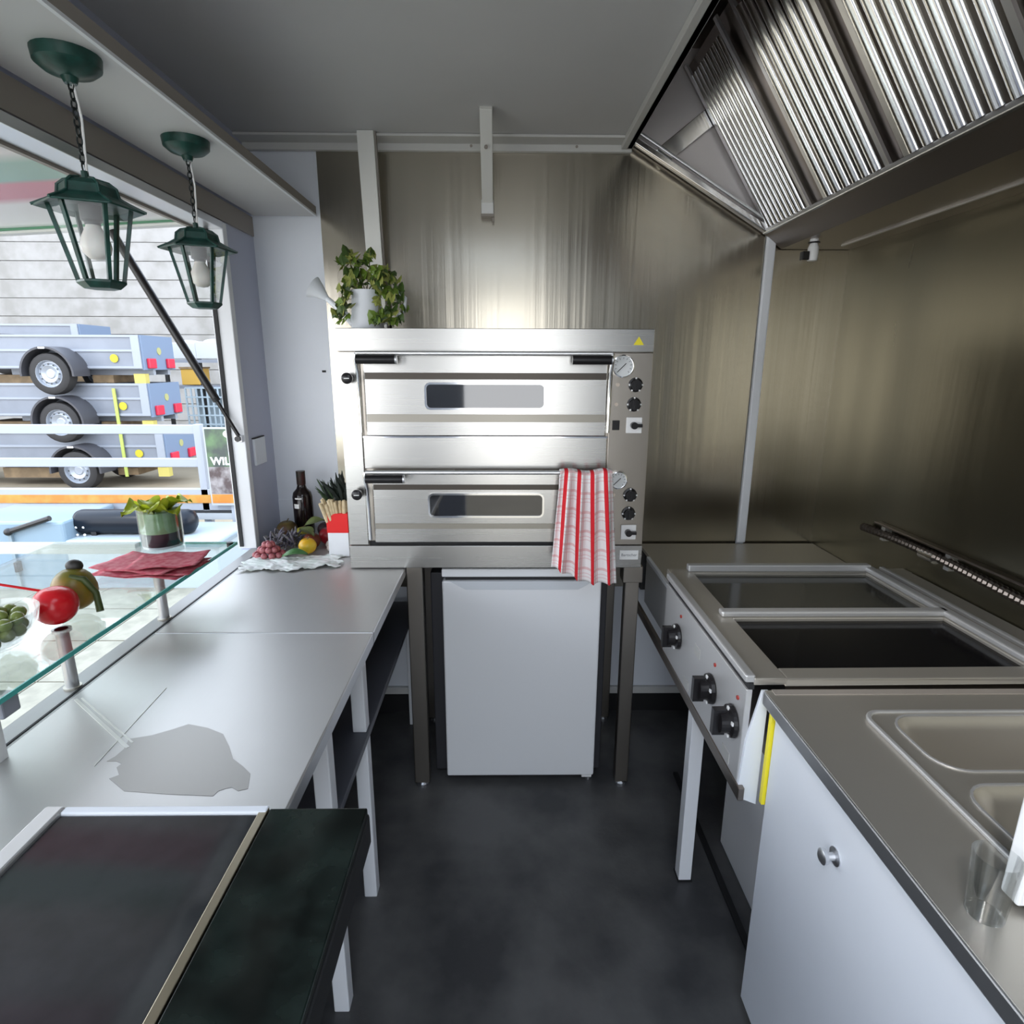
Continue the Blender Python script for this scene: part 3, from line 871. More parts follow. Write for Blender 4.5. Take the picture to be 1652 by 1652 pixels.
# ------------------------------------------------------------------ lanterns
def make_lantern(top, canopy_z, label):
    L = thing('hanging_lantern', label, 'lantern', top, 'green hanging lanterns by the window')
    x, y, z = top
    H6 = PI/6-0.12
    def hexp(r, zz):
        return (r, zz)
    MB().lathe([(0.0, 0.0), (0.020, -0.001), (0.044, -0.007), (0.058, -0.018), (0.062, -0.038), (0.080, -0.049), (0.113, -0.064), (0.111, -0.068), (0.086, -0.060), (0.0, -0.054)][::-1], (x, y, z), 6, rot=H6).build('roof', green_paint, L, bevel=0.0015)
    rb = MB()
    for k in range(6):
        a = H6+k*PI/3
        c_, s_ = math.cos(a), math.sin(a)
        rb.tube([(x+c_*r_, y+s_*r_, z+zz) for r_, zz in ((0.020, 0.0), (0.045, -0.006), (0.059, -0.017), (0.063, -0.037), (0.081, -0.048), (0.115, -0.064))], 0.0032, 6)
    rb.build('roof_ribs', green_paint, L)['kind'] = 'stuff'
    RT, RBm, ZT_, ZB = 0.083, 0.047, -0.060, -0.226
    for k in range(6):
        a = H6+k*PI/3
        b = a+PI/3
        p0 = Vector((x+math.cos(a)*RT, y+math.sin(a)*RT, z+ZT_))
        p1 = Vector((x+math.cos(a)*RBm, y+math.sin(a)*RBm, z+ZB))
        q0 = Vector((x+math.cos(b)*RT, y+math.sin(b)*RT, z+ZT_))
        q1 = Vector((x+math.cos(b)*RBm, y+math.sin(b)*RBm, z+ZB))
        MB().beam(p0, p1, 0.0085, 0.0085).build('bar', green_paint, L)
        pn = MB()
        pn.add([p0*0.985+q0*0.015, q0*0.985+p0*0.015, q1*0.985+p1*0.015, p1*0.985+q1*0.015], [(0, 1, 2, 3)])
        pn.build('pane', pane_m, L)
    MB().lathe([(0.0, -0.244), (0.038, -0.243), (0.044, -0.238), (0.053, -0.230), (0.053, -0.224), (0.0, -0.224)], (x, y, z), 6, rot=H6).build('base', green_paint, L, bevel=0.001)
    MB().lathe([(0.024, -0.058), (0.024, -0.090), (0.017, -0.094), (0.017, -0.100)][::-1], (x, y, z), 16).build('lamp_holder', M('holder_grey', (0.10, 0.11, 0.11), 0.4), L, smooth=40)
    MB().lathe([(0.0, -0.178), (0.016, -0.175), (0.029, -0.163), (0.033, -0.148), (0.031, -0.134), (0.023, -0.117), (0.016, -0.103), (0.014, -0.096)], (x, y, z), 20).build('bulb', bulb_m, L, smooth=60)
    MB().cyl((x, y, z-0.002), (x, y, z+0.016), 0.008, n=10).build('finial', green_paint, L)
    for o_ in list(L.children):
        o_.data.transform(Matrix.Translation(Vector(top)) @ Matrix.Diagonal((0.79, 0.79, 0.79, 1)) @ Matrix.Translation(-Vector(top)))
    ch = MB()
    zz = z+0.012
    i = 0
    while zz < canopy_z-0.034:
        pts = []
        for j in range(10):
            a = 2*PI*j/10
            u, v = 0.0048*math.cos(a), 0.0095*math.sin(a)
            pts.append((x+(u if i % 2 else 0), y+(0 if i % 2 else u), zz+0.0075+v))
        ch.tube(pts, 0.0016, 5, closed=True)
        zz += 0.0145
        i += 1
    ch.build('chain', M('chain_black', (0.03, 0.035, 0.035), 0.35, 0.8), L)['kind'] = 'stuff'
    MB().tube([(x+0.004, y, z+0.01), (x+0.008, y+0.003, (z+canopy_z)/2), (x+0.003, y, canopy_z-0.03)], 0.0022, 6).build('cord', white_pl, L)
    MB().lathe([(0.010, -0.046), (0.014, -0.036), (0.040, -0.028), (0.052, -0.018), (0.054, 0.0)], (x, y, canopy_z), 24).build('canopy', green_paint, L, smooth=40)
    return L
l2 = make_lantern((-0.779, 1.626, 1.864), 2.063, 'smaller looking green lantern hanging nearer the window corner post')
l1 = make_lantern((-0.774, 1.215, 1.864), 2.063, 'bigger looking green lantern at the far left, nearest the viewer')

# ------------------------------------------------------------------ serving hatch and strut
ht = thing('serving_hatch', 'raised serving hatch flap outside the window with reflections coloured into its glossy underside', 'hatch', (-1.5, 0.6, 1.9))
hm = bpy.data.materials.new('hatch_reflection')  # colour bands imitate reflections in the glossy pale underside
hm.use_nodes = True
t = hm.node_tree
b = t.nodes['Principled BSDF']
b.inputs['Roughness'].default_value = 0.22
co = t.nodes.new('ShaderNodeTexCoord')
sp = t.nodes.new('ShaderNodeSeparateXYZ')
nz = t.nodes.new('ShaderNodeTexNoise')
nz.inputs['Scale'].default_value = 1.3
t.links.new(co.outputs['Object'], nz.inputs['Vector'])
ad = t.nodes.new('ShaderNodeMath')
ad.operation = 'MULTIPLY_ADD'
ad.inputs[1].default_value = 0.10
t.links.new(co.outputs['Object'], sp.inputs[0])
t.links.new(nz.outputs['Fac'], ad.inputs[0])
t.links.new(sp.outputs['Y'], ad.inputs[2])
rp = t.nodes.new('ShaderNodeValToRGB')
rp.color_ramp.elements[0].position = 0.0
rp.color_ramp.elements[0].color = (0.62, 0.62, 0.80, 1)
e = rp.color_ramp.elements
def stop(pos, c):
    x = e.new(pos)
    x.color = (*c, 1)
for pos, c in ((0.42, (0.62, 0.62, 0.85)), (0.47, (0.60, 0.25, 0.30)), (0.50, (0.70, 0.68, 0.72)), (0.62, (0.74, 0.70, 0.68)), (0.655, (0.30, 0.48, 0.40)), (0.72, (0.28, 0.46, 0.40)), (0.735, (0.62, 0.22, 0.28)), (0.80, (0.60, 0.22, 0.28)), (0.83, (0.74, 0.72, 0.72))):
    stop(pos, c)
rp.color_ramp.elements[-1].color = (0.75, 0.76, 0.74, 1)
mr = t.nodes.new('ShaderNodeMapRange')
mr.inputs[1].default_value, mr.inputs[2].default_value = 0.4, 2.2
t.links.new(ad.outputs[0], mr.inputs[0])
t.links.new(mr.outputs[0], rp.inputs[0])
t.links.new(rp.outputs[0], b.inputs['Base Color'])
MB().prism([(-1.012, 1.985), (-2.05, 1.930), (-2.05, 1.962), (-1.012, 2.017)], 'y', -0.9, 2.09).build('panel', hm, ht)
MB().prism([(-1.012, 1.972), (-2.06, 1.914), (-2.06, 1.968), (-1.012, 2.022)], 'y', 2.09, 2.125).build('edge_profile', alu_matt, ht, bevel=0.003)
MB().prism([(-1.012, 1.980), (-2.06, 1.922), (-2.06, 1.928), (-1.012, 1.986)], 'y', 2.081, 2.091).build('green_seal', M('green_seal', (0.10, 0.28, 0.16), 0.5), ht)
MB().prism([(-2.05, 1.910), (-2.085, 1.910), (-2.085, 1.970), (-2.05, 1.970)], 'y', -0.9, 2.125).build('edge_profile', alu_matt, ht, bevel=0.003)
gs = thing('gas_strut', 'black gas strut slanting from the window jamb up to the hatch', 'gas strut', (-0.96, 2.10, 1.27))
a, b_ = Vector((-0.942, 2.100, 1.285)), Vector((-1.262, 2.07, 1.945))
mid = a.lerp(b_, 0.20)
MB().cyl(mid, b_, 0.0135, n=14).build('cylinder', black_pl, gs, smooth=40)
MB().cyl(a, mid, 0.007, n=10).build('rod', black_pl, gs, smooth=40)
MB().cyl(mid-(b_-a).normalized()*0.012, mid+(b_-a).normalized()*0.01, 0.013, n=12).build('collar', black_matt, gs)
MB().box(-0.955, -0.930, 2.096, 2.118, 1.262, 1.286).build('end_bracket', alu, gs, bevel=0.002)
MB().cyl((-0.942, 2.086, 1.275), (-0.942, 2.10, 1.275), 0.010, n=12).build('ball_joint', black_pl, gs)

# ------------------------------------------------------------------ glass shelf on posts
gsf = thing('glass_shelf', 'clear glass counter shelf with green edge on steel posts along the window', 'shelf', (-1.0, 1.0, 0.862))
ZG0, ZG = 0.998, 1.006
MB().box(-1.36, -0.818, 0.25, 1.728, ZG0, ZG).build('glass', shelf_glass, gsf)
MB().box(-0.8183, -0.8155, 0.25, 1.730, ZG0-0.0005, ZG+0.0005).build('glass_edge', glass_edge, gsf)
MB().box(-1.12, -0.8155, 1.7285, 1.7305, ZG0, ZG).build('glass_edge', glass_edge, gsf)
MB().box(-1.62, -1.11, 1.705, 1.732, 0.975, 1.006).build('end_rail', M('frosted_rail', (0.62, 0.66, 0.62), 0.35), gsf, bevel=0.002)
for y in (0.80, 1.140, 1.490):
    pp = MB().cyl((-0.922, y, 0.862), (-0.922, y, ZG0), 0.0125, n=20).build('post', alu, gsf, smooth=40)
    MB().cyl((-0.922, y, 0.862), (-0.922, y, 0.866), 0.017, n=20).build('base_ring', steel_dark, pp)
    MB().cyl((-0.922, y, ZG0-0.006), (-0.922, y, ZG0), 0.018, n=20).build('top_disc', alu, pp)
MB().cyl((-0.832, 1.716, 0.992), (-0.832, 1.716, 1.009), 0.009, n=12).build('corner_button', black_pl, gsf)
MB().box(-0.905, -0.825, 0.868, 0.905, 0.962, 0.9975).build('clamp', M('clamp_grey', (0.28, 0.29, 0.33), 0.4), gsf, bevel=0.003)
MB().box(-0.875, -0.862, 0.872, 0.900, 0.8705, 0.962).build('clamp_stem', white_pl, gsf)

# vase
V = Vector((-0.995, 1.655, ZG))
vs = thing('glass_vase', 'clear cylinder vase with green and black layers holding a leafy bunch', 'vase', V)
MB().lathe([(0.056, 0.0), (0.056, 0.128), (0.0535, 0.128), (0.0535, 0.012), (0.0, 0.012)], V, 28).build('glass_wall', bowl_glass, vs, smooth=40)
MB().lathe([(0.0, 0.014), (0.052, 0.014), (0.052, 0.020), (0.0, 0.020)], V, 24).build('clear_water', M('water_pale', (0.62, 0.66, 0.70), 0.15), vs, smooth=40)
MB().lathe([(0.0, 0.020), (0.053, 0.020), (0.053, 0.058), (0.0, 0.058)], V, 24).build('black_layer', M('dark_layer', (0.012, 0.012, 0.02), 0.35), vs, smooth=40)
MB().lathe([(0.0, 0.058), (0.053, 0.058), (0.053, 0.118), (0.0, 0.118)], V, 24).build('green_layer', M('green_layer', (0.20, 0.34, 0.17), 0.4, noise=(30, 0.3)), vs, smooth=40)
leaf_g = M('lettuce', (0.46, 0.55, 0.03), 0.4, noise=(25, 0.45))
leafm = MB()
def lf(u, v):
    t = u
    wd = 0.040*math.sin(min(1, t*1.05)**0.8*PI*0.93+0.12)
    s_ = (v-0.5)*2
    x_ = 0.13*t*0.72
    z_ = 0.105*t-0.085*t*t+0.013*math.sin(t*9+s_*3)*abs(s_)+0.012*s_*s_
    return (x_, s_*wd*(1+0.12*math.sin(t*17)), z_)
leafm.grid(12, 6, lf)
lme = leafm.mesh('leaf')
for p_ in lme.polygons:
    p_.use_smooth = True
lme.materials.append(leaf_g)
for i, a in enumerate((0.2, 1.0, 1.9, 2.7, 3.4, 4.2, 5.0, 5.7)):
    o = piece('leaf', lme, V+Vector((0.012*math.cos(a), 0.012*math.sin(a), 0.10)), vs, rot=(random.uniform(-0.25, 0.25), random.uniform(-0.3, 0.1), a), scale=(random.uniform(0.75, 1.0),)*3)
# red napkins
nap = M('red_napkin', (0.42, 0.05, 0.08), 0.75, noise=(60, 0.35, (0.52, 0.16, 0.18)))
for i, (dx, dy, rz, sx, sy) in enumerate(((0, 0, -0.10, 0.24, 0.15), (0.015, -0.004, 0.06, 0.23, 0.14), (-0.012, 0.005, -0.22, 0.22, 0.14), (0.045, 0.01, 0.18, 0.17, 0.13))):
    z0 = ZG+0.002+0.0062*i
    R = Matrix.Rotation(rz, 3, 'Z')
    def nf(u, v, z0=z0, R=R, sx=sx, sy=sy, dx=dx, dy=dy, i=i):
        p_ = R @ Vector(((u-0.5)*sx, (v-0.5)*sy, 0))
        rip = 0.0022*math.sin(u*11+i)*abs(v-0.5)*2 + 0.0022*abs(math.cos(v*7+i))
        return (-0.935+dx+p_.x, 1.485+dy+p_.y, z0+rip)
    o = MB().grid(16, 10, nf).build('napkin', nap, smooth=60, solid=0.0015)
    tag(o, ['lowest red paper napkin of the stack on the glass shelf', 'second lowest red paper napkin of the stack on the glass shelf', 'second topmost red paper napkin of the stack on the glass shelf', 'topmost, smallest red paper napkin of the stack on the glass shelf'][i], 'napkin', 'red napkins on the glass shelf')
# tomato, pepper, bowl of grapes, straw
T = Vector((-0.932, 1.150, ZG))
to = thing('tomato', 'shiny red tomato at the edge of the glass shelf', 'tomato', T)
MB().lathe([(0.0, 0.001), (0.018, 0.002), (0.034, 0.014), (0.043, 0.036), (0.040, 0.058), (0.028, 0.074), (0.010, 0.079), (0.0, 0.076)], T, 28).build('body', M('tomato_red', (0.62, 0.008, 0.015), 0.25), to, smooth=80, sub=1)
Pp = Vector((-0.945, 1.225, ZG))
pe = thing('green_fruit', 'olive green fruit with a long drooping stem behind the tomato', 'fruit', Pp)
MB().lathe([(0.0, 0.0), (0.026, 0.004), (0.044, 0.026), (0.046, 0.05), (0.036, 0.078), (0.018, 0.092), (0.0, 0.093)], Pp, 24).build('body', M('olive_green', (0.13, 0.12, 0.012), 0.35, noise=(18, 0.4, (0.30, 0.16, 0.02))), pe, smooth=80, sub=1)
s1 = at(162, 986, 'z', ZG+0.006)
MB().tube([Pp+Vector((0.01, -0.02, 0.082)), Pp+Vector((0.035, -0.015, 0.075)), (s1+Pp)/2+Vector((0.022, 0, 0.040)), s1], [0.006, 0.007, 0.0065, 0.0075], 8).build('stem', M('stem_green', (0.05, 0.07, 0.015), 0.5), pe, smooth=60)
MB().ell(Pp+Vector((0.0, 0.012, 0.096)), (0.018, 0.014, 0.014)).build('dark_tip', M('dark_tip', (0.015, 0.013, 0.01), 0.5), pe, smooth=80)
Bc = Vector((-0.975, 1.030, ZG))
bw = thing('glass_bowl', 'wide clear glass bowl holding green grapes on the glass shelf', 'bowl', Bc)
MB().lathe([(0.0, 0.004), (0.030, 0.003), (0.055, 0.014), (0.077, 0.044), (0.084, 0.072), (0.086, 0.072), (0.080, 0.042), (0.057, 0.010), (0.030, 0.0), (0.0, 0.0)], Bc, 36).build('bowl_wall', bowl_glass, bw, smooth=60)
gp = MB().ell((0, 0, 0), (0.0125, 0.0125, 0.0145), 12, 8).mesh('grape')
for p_ in gp.polygons:
    p_.use_smooth = True
gp.materials.append(M('green_grape', (0.22, 0.27, 0.07), 0.25, sss=0.15))
k = 0
for lay, (rr, nn, zz) in enumerate(((0.0, 1, 0.020), (0.028, 6, 0.022), (0.052, 12, 0.035), (0.028, 7, 0.043), (0.004, 1, 0.050), (0.052, 11, 0.058), (0.027, 6, 0.065), (0.0, 1, 0.074))):
    for j in range(nn):
        a = 2*PI*j/nn+lay*0.4
        o = bpy.data.objects.new('green_grape', gp)
        COL.objects.link(o)
        o.location = Bc+Vector((rr*math.cos(a), rr*math.sin(a), zz+random.uniform(-0.002, 0.002)))
        o.rotation_euler = (random.random()*3, random.random()*3, 0)
        tag(o, 'round green grape among the others in the glass bowl', 'grape', 'green grapes in the glass bowl')
p0, p1 = at(-14, 941, 'y', 1.14), at(84, 956, 'y', 1.20)
o = MB().cyl(p0, p1, 0.0028, n=8).build('red_straw', red_m, smooth=40)
tag(o, 'thin red drinking straw sticking out beside the tomato', 'straw')

# ------------------------------------------------------------------ still life on the far worktop
B = Vector((-0.800, 2.285, ZL))
hb_ = at(470, 760, 'y', B.y).z-ZL
bo = thing('wine_bottle', 'dark wine bottle with small white label in the corner of the worktop', 'bottle', B)
prof = [(0.0, 0.0), (0.036, 0.0), (0.038, 0.006), (0.038, 0.60), (0.034, 0.67), (0.020, 0.73), (0.0155, 0.78), (0.0155, 0.97), (0.0165, 0.972), (0.0165, 1.0), (0.0, 1.0)]
MB().lathe([(r_, z_ if i_ < 3 else z_*hb_) for i_, (r_, z_) in enumerate(prof)], B, 24).build('glass_body', M('bottle_glass', (0.010, 0.006, 0.006), 0.12), bo, smooth=40)
MB().lathe([(0.0162, 0.79*hb_), (0.0170, 0.80*hb_), (0.0175, 1.002*hb_), (0.0, 1.003*hb_)], B, 20).build('capsule', M('capsule', (0.055, 0.018, 0.018), 0.35, noise=(30, 0.6, (0.01, 0.02, 0.012))), bo, smooth=40)
lb = MB()
for a0, a1, z0, z1 in ((-2.05, -1.35, 0.585, 0.605), (-2.25, -1.65, 0.44, 0.51)):
    def lbf(u, v, a0=a0, a1=a1, z0=z0, z1=z1):
        a = a0+(a1-a0)*u
        return (B.x+0.0386*math.cos(a), B.y+0.0386*math.sin(a), ZL+hb_*(z0+(z1-z0)*v))
    lb.grid(8, 2, lbf)
lb.build('label_marks', white_pl, bo)['kind'] = 'stuff'

C = Vector((-0.584, 2.02, ZL))
ct = thing('paper_carton', 'tall red and white carton full of breadsticks with greens behind', 'carton', C)
x0, x1, y0, y1 = C.x-0.036, C.x+0.036, C.y-0.028, C.y+0.028
MB().box(x0, x1, y0, y1, ZL+0.001, ZL+0.088).build('white_half', white_frame, ct, bevel=0.001)
MB().box(x0-0.002, x1+0.001, y0, y1, ZL+0.088, ZL+0.158).build('red_half', M('carton_red', (0.78, 0.012, 0.012), 0.4), ct, bevel=0.001)
bst = MB().tube([(0, 0, 0), (0.001, 0, 0.05), (0, 0.001, 0.10)], [0.0065, 0.007, 0.0055], 7).mesh('breadstick')
bst.materials.append(M('breadstick', (0.72, 0.58, 0.36), 0.7, noise=(50, 0.25)))
for i in range(38):
    u, v = random.uniform(-1, 1), random.uniform(-1, 1)
    piece('breadstick', bst, (C.x-0.006+u*0.030, C.y+v*0.022, ZL+0.125), ct, rot=(-v*0.20, u*0.18-0.08, 0), scale=(1, 1, random.uniform(0.65, 0.85)))
grn = M('herb_green', (0.035, 0.065, 0.03), 0.5)
grd = M('herb_dark', (0.008, 0.014, 0.010), 0.6)
nl = MB().tube([(0, 0, 0), (0.002, 0, 0.045), (0.008, 0, 0.095)], [0.003, 0.0045, 0.0005], 5).mesh('herb_leaf')
nl.materials.append(grn)
nd = nl.copy()
nd.materials.clear()
nd.materials.append(grd)
for i in range(34):
    piece('herb_leaf', nl if i % 3 else nd, (C.x-0.018+random.uniform(-0.020, 0.015), C.y+0.012+random.uniform(-0.01, 0.02), ZL+0.195), ct, rot=(random.uniform(-0.6, 0.6), random.uniform(-1.25, 0.5), random.uniform(-0.5, 0.5)), scale=(1.1, 1.1, random.uniform(0.6, 1.0)))
for i in range(22):
    piece('herb_leaf', nd, (C.x+0.012+random.uniform(-0.018, 0.022), C.y+0.015+random.uniform(-0.02, 0.02), ZL+0.20), ct, rot=(random.uniform(-0.4, 0.4), random.uniform(-0.4, 0.5), random.uniform(0, 6)), scale=(2.2, 2.2, random.uniform(0.7, 1.05)))

# white cloth
def cl(u, v):
    p_ = Vector((-0.880+0.315*u, 1.820+0.135*v+0.05*u+0.012*math.sin(u*9), 0))
    z_ = ZL+0.002+0.0035*(1+math.sin(u*23+v*7))*(0.3+0.7*abs(math.sin(v*9+u*5)))+0.004*abs(math.sin(u*41+v*19))
    return (p_.x+0.012*math.sin(v*7)+0.01*math.sin(v*23), p_.y+0.007*math.sin(u*31)*abs(v-0.5)*2, z_)
o = MB().grid(70, 28, cl).build('cloth', M('white_cloth', (0.80, 0.81, 0.80), 0.8, noise=(22, 0.12, (0.62, 0.68, 0.64))), smooth=60, solid=0.001)
tag(o, 'crumpled white cloth in front of the fruit on the worktop', 'cloth')
def fruit(name, label, cat, c, r, mat, squash=0.9, stem=True, group=None):
    c = Vector(c)
    t_ = thing(name, label, cat, c, group)
    MB().lathe([(0.0, 0.04*r), (0.35*r, 0.0), (0.75*r, 0.22*r), (1.0*r, 0.85*r*squash), (0.92*r, 1.35*r*squash), (0.6*r, 1.78*r*squash), (0.25*r, 1.86*r*squash), (0.0, 1.74*r*squash)], c, 20).build('body', mat, t_, smooth=80, sub=1)
    if stem:
        MB().tube([c+Vector((0, 0, 1.70*r*squash)), c+Vector((0.004, 0, 1.95*r*squash)), c+Vector((0.010, -0.004, 2.15*r*squash))], 0.0022, 5).build('stem', M('twig', (0.10, 0.07, 0.03), 0.7), t_)
    return t_
fruit('yellow_fruit', 'large yellow orange fruit at the front of the fruit pile', 'fruit', (-0.702, 2.015, ZL+0.006), 0.033, M('yellow_fruit', (0.66, 0.36, 0.012), 0.35, noise=(20, 0.3, (0.52, 0.40, 0.03))))
fruit('green_apple', 'yellow green apple with a leaf in the middle of the fruit pile', 'apple', (-0.765, 2.165, ZL+0.001), 0.036, M('green_apple', (0.36, 0.33, 0.04), 0.35, noise=(20, 0.3)))
fruit('red_apple', 'red apple next to the red and white carton', 'apple', (-0.668, 2.150, ZL+0.001), 0.037, M('red_apple', (0.36, 0.015, 0.025), 0.35, noise=(14, 0.4)))
fruit('brown_apple', 'dark russet apple in the middle of the fruit pile', 'apple', (-0.712, 2.092, ZL+0.001), 0.034, M('russet', (0.16, 0.035, 0.015), 0.4, noise=(14, 0.4)))
fruit('pomegranate', 'dark brown green pomegranate in front of the wine bottle', 'fruit', (-0.845, 2.215, ZL+0.001), 0.042, M('pomegranate', (0.07, 0.03, 0.018), 0.45, noise=(20, 0.5, (0.11, 0.09, 0.02))))
fruit('fig', 'small dark fruit behind the green apple', 'fruit', (-0.705, 2.245, ZL+0.001), 0.034, M('fig_dark', (0.035, 0.015, 0.02), 0.5))
egg = M('garlic_white', (0.72, 0.64, 0.58), 0.5)
for (c, r, lab) in (((-0.636, 2.062, ZL+0.001), 0.014, 'lower pale garlic clove beside the carton'), ((-0.648, 2.100, ZL+0.001), 0.017, 'upper pinkish garlic clove beside the carton'), ((-0.735, 2.055, ZL+0.001), 0.016, 'pinkish garlic clove left of the yellow fruit')):
    t_ = thing('garlic_clove', lab, 'garlic', c)
    MB().lathe([(0.0, 0.0), (0.7*r, 0.1*r), (r, 0.7*r), (0.7*r, 1.3*r), (0.2*r, 1.7*r), (0.0, 1.75*r)], c, 14).build('clove', egg, t_, smooth=80)
    MB().cyl(Vector(c)+Vector((0, 0, 1.7*r)), Vector(c)+Vector((0.002, 0, 2.2*r)), 0.002, 0.001, n=6).build('tip', egg, t_)
# leaves over the fruit
flm = MB()
flm.grid(8, 4, lambda u, v: (0.075*u, (v-0.5)*0.050*math.sin(PI*min(0.98, u+0.03)), 0.012*math.sin(PI*u)+0.010*abs(v-0.5)))
flm = flm.mesh('fruit_leaf')
flm.materials.append(M('fruit_leaf', (0.12, 0.15, 0.05), 0.5, noise=(20, 0.3)))
for loc, rot, lab in (((-0.745, 2.13, ZL+0.075), (0.3, -0.2, 0.25), 'grey green leaf lying over the fruit behind the yellow fruit'), ((-0.760, 2.11, ZL+0.068), (0.1, 0.25, -0.5), 'thin olive leaf hanging in front of the green apple')):
    o = bpy.data.objects.new('fruit_leaf', flm)
    COL.objects.link(o)
    o.location, o.rotation_euler = loc, rot
    tag(o, lab, 'leaf')
bl = MB().grid(10, 6, lambda u, v: (-0.770+0.085*u, 1.948+0.035*(v-0.5)*math.sin(PI*min(.97, u+.05))+0.01*u, ZL+0.012+0.032*math.sin(PI*u*0.8+0.2)*(1-abs(v-0.5)))).build('basil_leaf', M('basil', (0.06, 0.17, 0.05), 0.4, noise=(30, 0.3)), smooth=60, solid=0.001)
tag(bl, 'broad green leaf between the red grapes and the yellow fruit', 'leaf')
gp2 = MB().ell((0, 0, 0), (0.0125, 0.0115, 0.0125), 12, 8).mesh('red_grape')
for p_ in gp2.polygons:
    p_.use_smooth = True
gp2.materials.append(M('red_grape', (0.22, 0.025, 0.04), 0.3, noise=(45, 0.5, (0.44, 0.15, 0.16))))
k = 0
for lay, n_ in ((0, 11), (1, 8), (2, 4)):
    for j in range(n_):
        a = 2*PI*j/n_+lay
        r_ = (0.040, 0.024, 0.010)[lay]
        o = bpy.data.objects.new('red_grape', gp2)
        COL.objects.link(o)
        o.location = (-0.828+r_*1.15*math.cos(a), 1.985+r_*0.75*math.sin(a), ZL+0.0125+0.018*lay)
        tag(o, 'round red grape in the bunch beside the crumpled white cloth', 'grape', 'red grapes on the worktop')
lv = thing('lavender_bunch', 'bunch of grey violet lavender behind the red grapes', 'herbs', (-0.80, 2.09, ZL))
lvm = MB().tube([(0, 0, 0), (0.02, 0.002, 0.01), (0.045, 0, 0.016), (0.06, 0, 0.018)], [0.002, 0.0055, 0.006, 0.002], 6).mesh('lavender_spike')
lvm.materials.append(M('lavender', (0.085, 0.075, 0.12), 0.8, noise=(70, 0.5, (0.16, 0.16, 0.15))))
for i in range(90):
    a = random.uniform(0, 2*PI)
    piece('lavender_spike', lvm, (-0.812+random.uniform(-0.045, 0.05), 2.085+random.uniform(-0.03, 0.035), ZL+random.uniform(0.004, 0.045)), lv, rot=(random.uniform(-0.5, 0.5), random.uniform(-0.8, 0.3), a), scale=(0.75,)*3)

# ------------------------------------------------------------------ watering can with ivy on the oven
WZ = OZ1
W = Vector((-0.440, 1.99, WZ))
wc = thing('watering_can', 'small white watering can overflowing with ivy on top of the oven', 'watering can', W)
can_w = M('can_white', (0.82, 0.85, 0.90), 0.3)
MB().lathe([(0.0, 0.001), (0.050, 0.001), (0.052, 0.004), (0.045, 0.115), (0.047, 0.120), (0.043, 0.120), (0.040, 0.112), (0.0, 0.108)], W, 28).build('body', can_w, wc, smooth=40)
MB().lathe([(0.0, 0.109), (0.040, 0.109)], W, 20, cap=False).build('soil', M('soil', (0.03, 0.02, 0.012), 0.9), wc)
MB().tube([W+Vector((-0.045, 0, 0.022)), W+Vector((-0.085, 0, 0.062)), W+Vector((-0.130, 0, 0.100))], [0.014, 0.010, 0.008], 12).build('spout', can_w, wc, smooth=50)
MB().tube([W+Vector((-0.126, 0, 0.096)), W+Vector((-0.150, 0, 0.118)), W+Vector((-0.168, 0, 0.130))], [0.009, 0.024, 0.036], 16).build('rose', can_w, wc, smooth=30)
hp = [W+Vector((0.046, 0, 0.022)), W+Vector((0.085, 0, 0.030)), W+Vector((0.120, 0, 0.062)), W+Vector((0.124, 0, 0.098)), W+Vector((0.098, 0, 0.122)), W+Vector((0.046, 0, 0.112))]
MB().tube(hp, 0.006, 8).build('handle', can_w, wc, smooth=50)
iv = thing('ivy_plant', 'trailing green ivy growing out of the white watering can', 'plant', W+Vector((0, 0, 0.108)))
ivm = []
for gcol in ((0.17, 0.27, 0.035), (0.07, 0.13, 0.025), (0.34, 0.38, 0.09)):
    m = MB()
    out = [(0, 0), (0.010, 0.012), (0.022, 0.010), (0.017, 0.022), (0.014, 0.030), (0.0, 0.042), (-0.014, 0.030), (-0.017, 0.022), (-0.022, 0.010), (-0.010, 0.012)]
    m.v = [Vector((0, 0.016, 0.005))]+[Vector((x_, y_, -0.10*abs(x_))) for x_, y_ in out]
    m.f = [(0, i+1, (i+1) % 10+1) for i in range(10)]
    me = m.mesh('leaf')
    me.materials.append(M('ivy_%d' % len(ivm), gcol, 0.4, noise=(60, 0.35)))
    ivm.append(me)
vines = [[(0, 0, 0), (-0.035, -0.01, 0.06), (-0.060, -0.03, 0.030), (-0.075, -0.045, -0.05), (-0.078, -0.05, -0.095)],
         [(0, 0, 0), (-0.02, -0.01, 0.085), (-0.03, -0.03, 0.10), (-0.055, -0.04, 0.07)],
         [(0, 0, 0), (0.015, 0, 0.08), (0.02, -0.02, 0.10)],
         [(0, 0, 0), (0.05, -0.02, 0.065), (0.075, -0.03, 0.02), (0.08, -0.04, -0.06), (0.09, -0.04, -0.10)],
         [(0, 0, 0), (0.04, -0.03, 0.05), (0.055, -0.055, -0.01), (0.045, -0.06, -0.08), (0.035, -0.062, -0.10)],
         [(0, 0, 0), (0.07, 0.0, 0.06), (0.105, 0, 0.0), (0.12, -0.02, -0.085)],
         [(0, 0, 0), (-0.05, -0.02, 0.03), (-0.055, -0.05, -0.03), (-0.06, -0.06, -0.07)]]
sv = MB()
T0 = W+Vector((0, 0, 0.108))
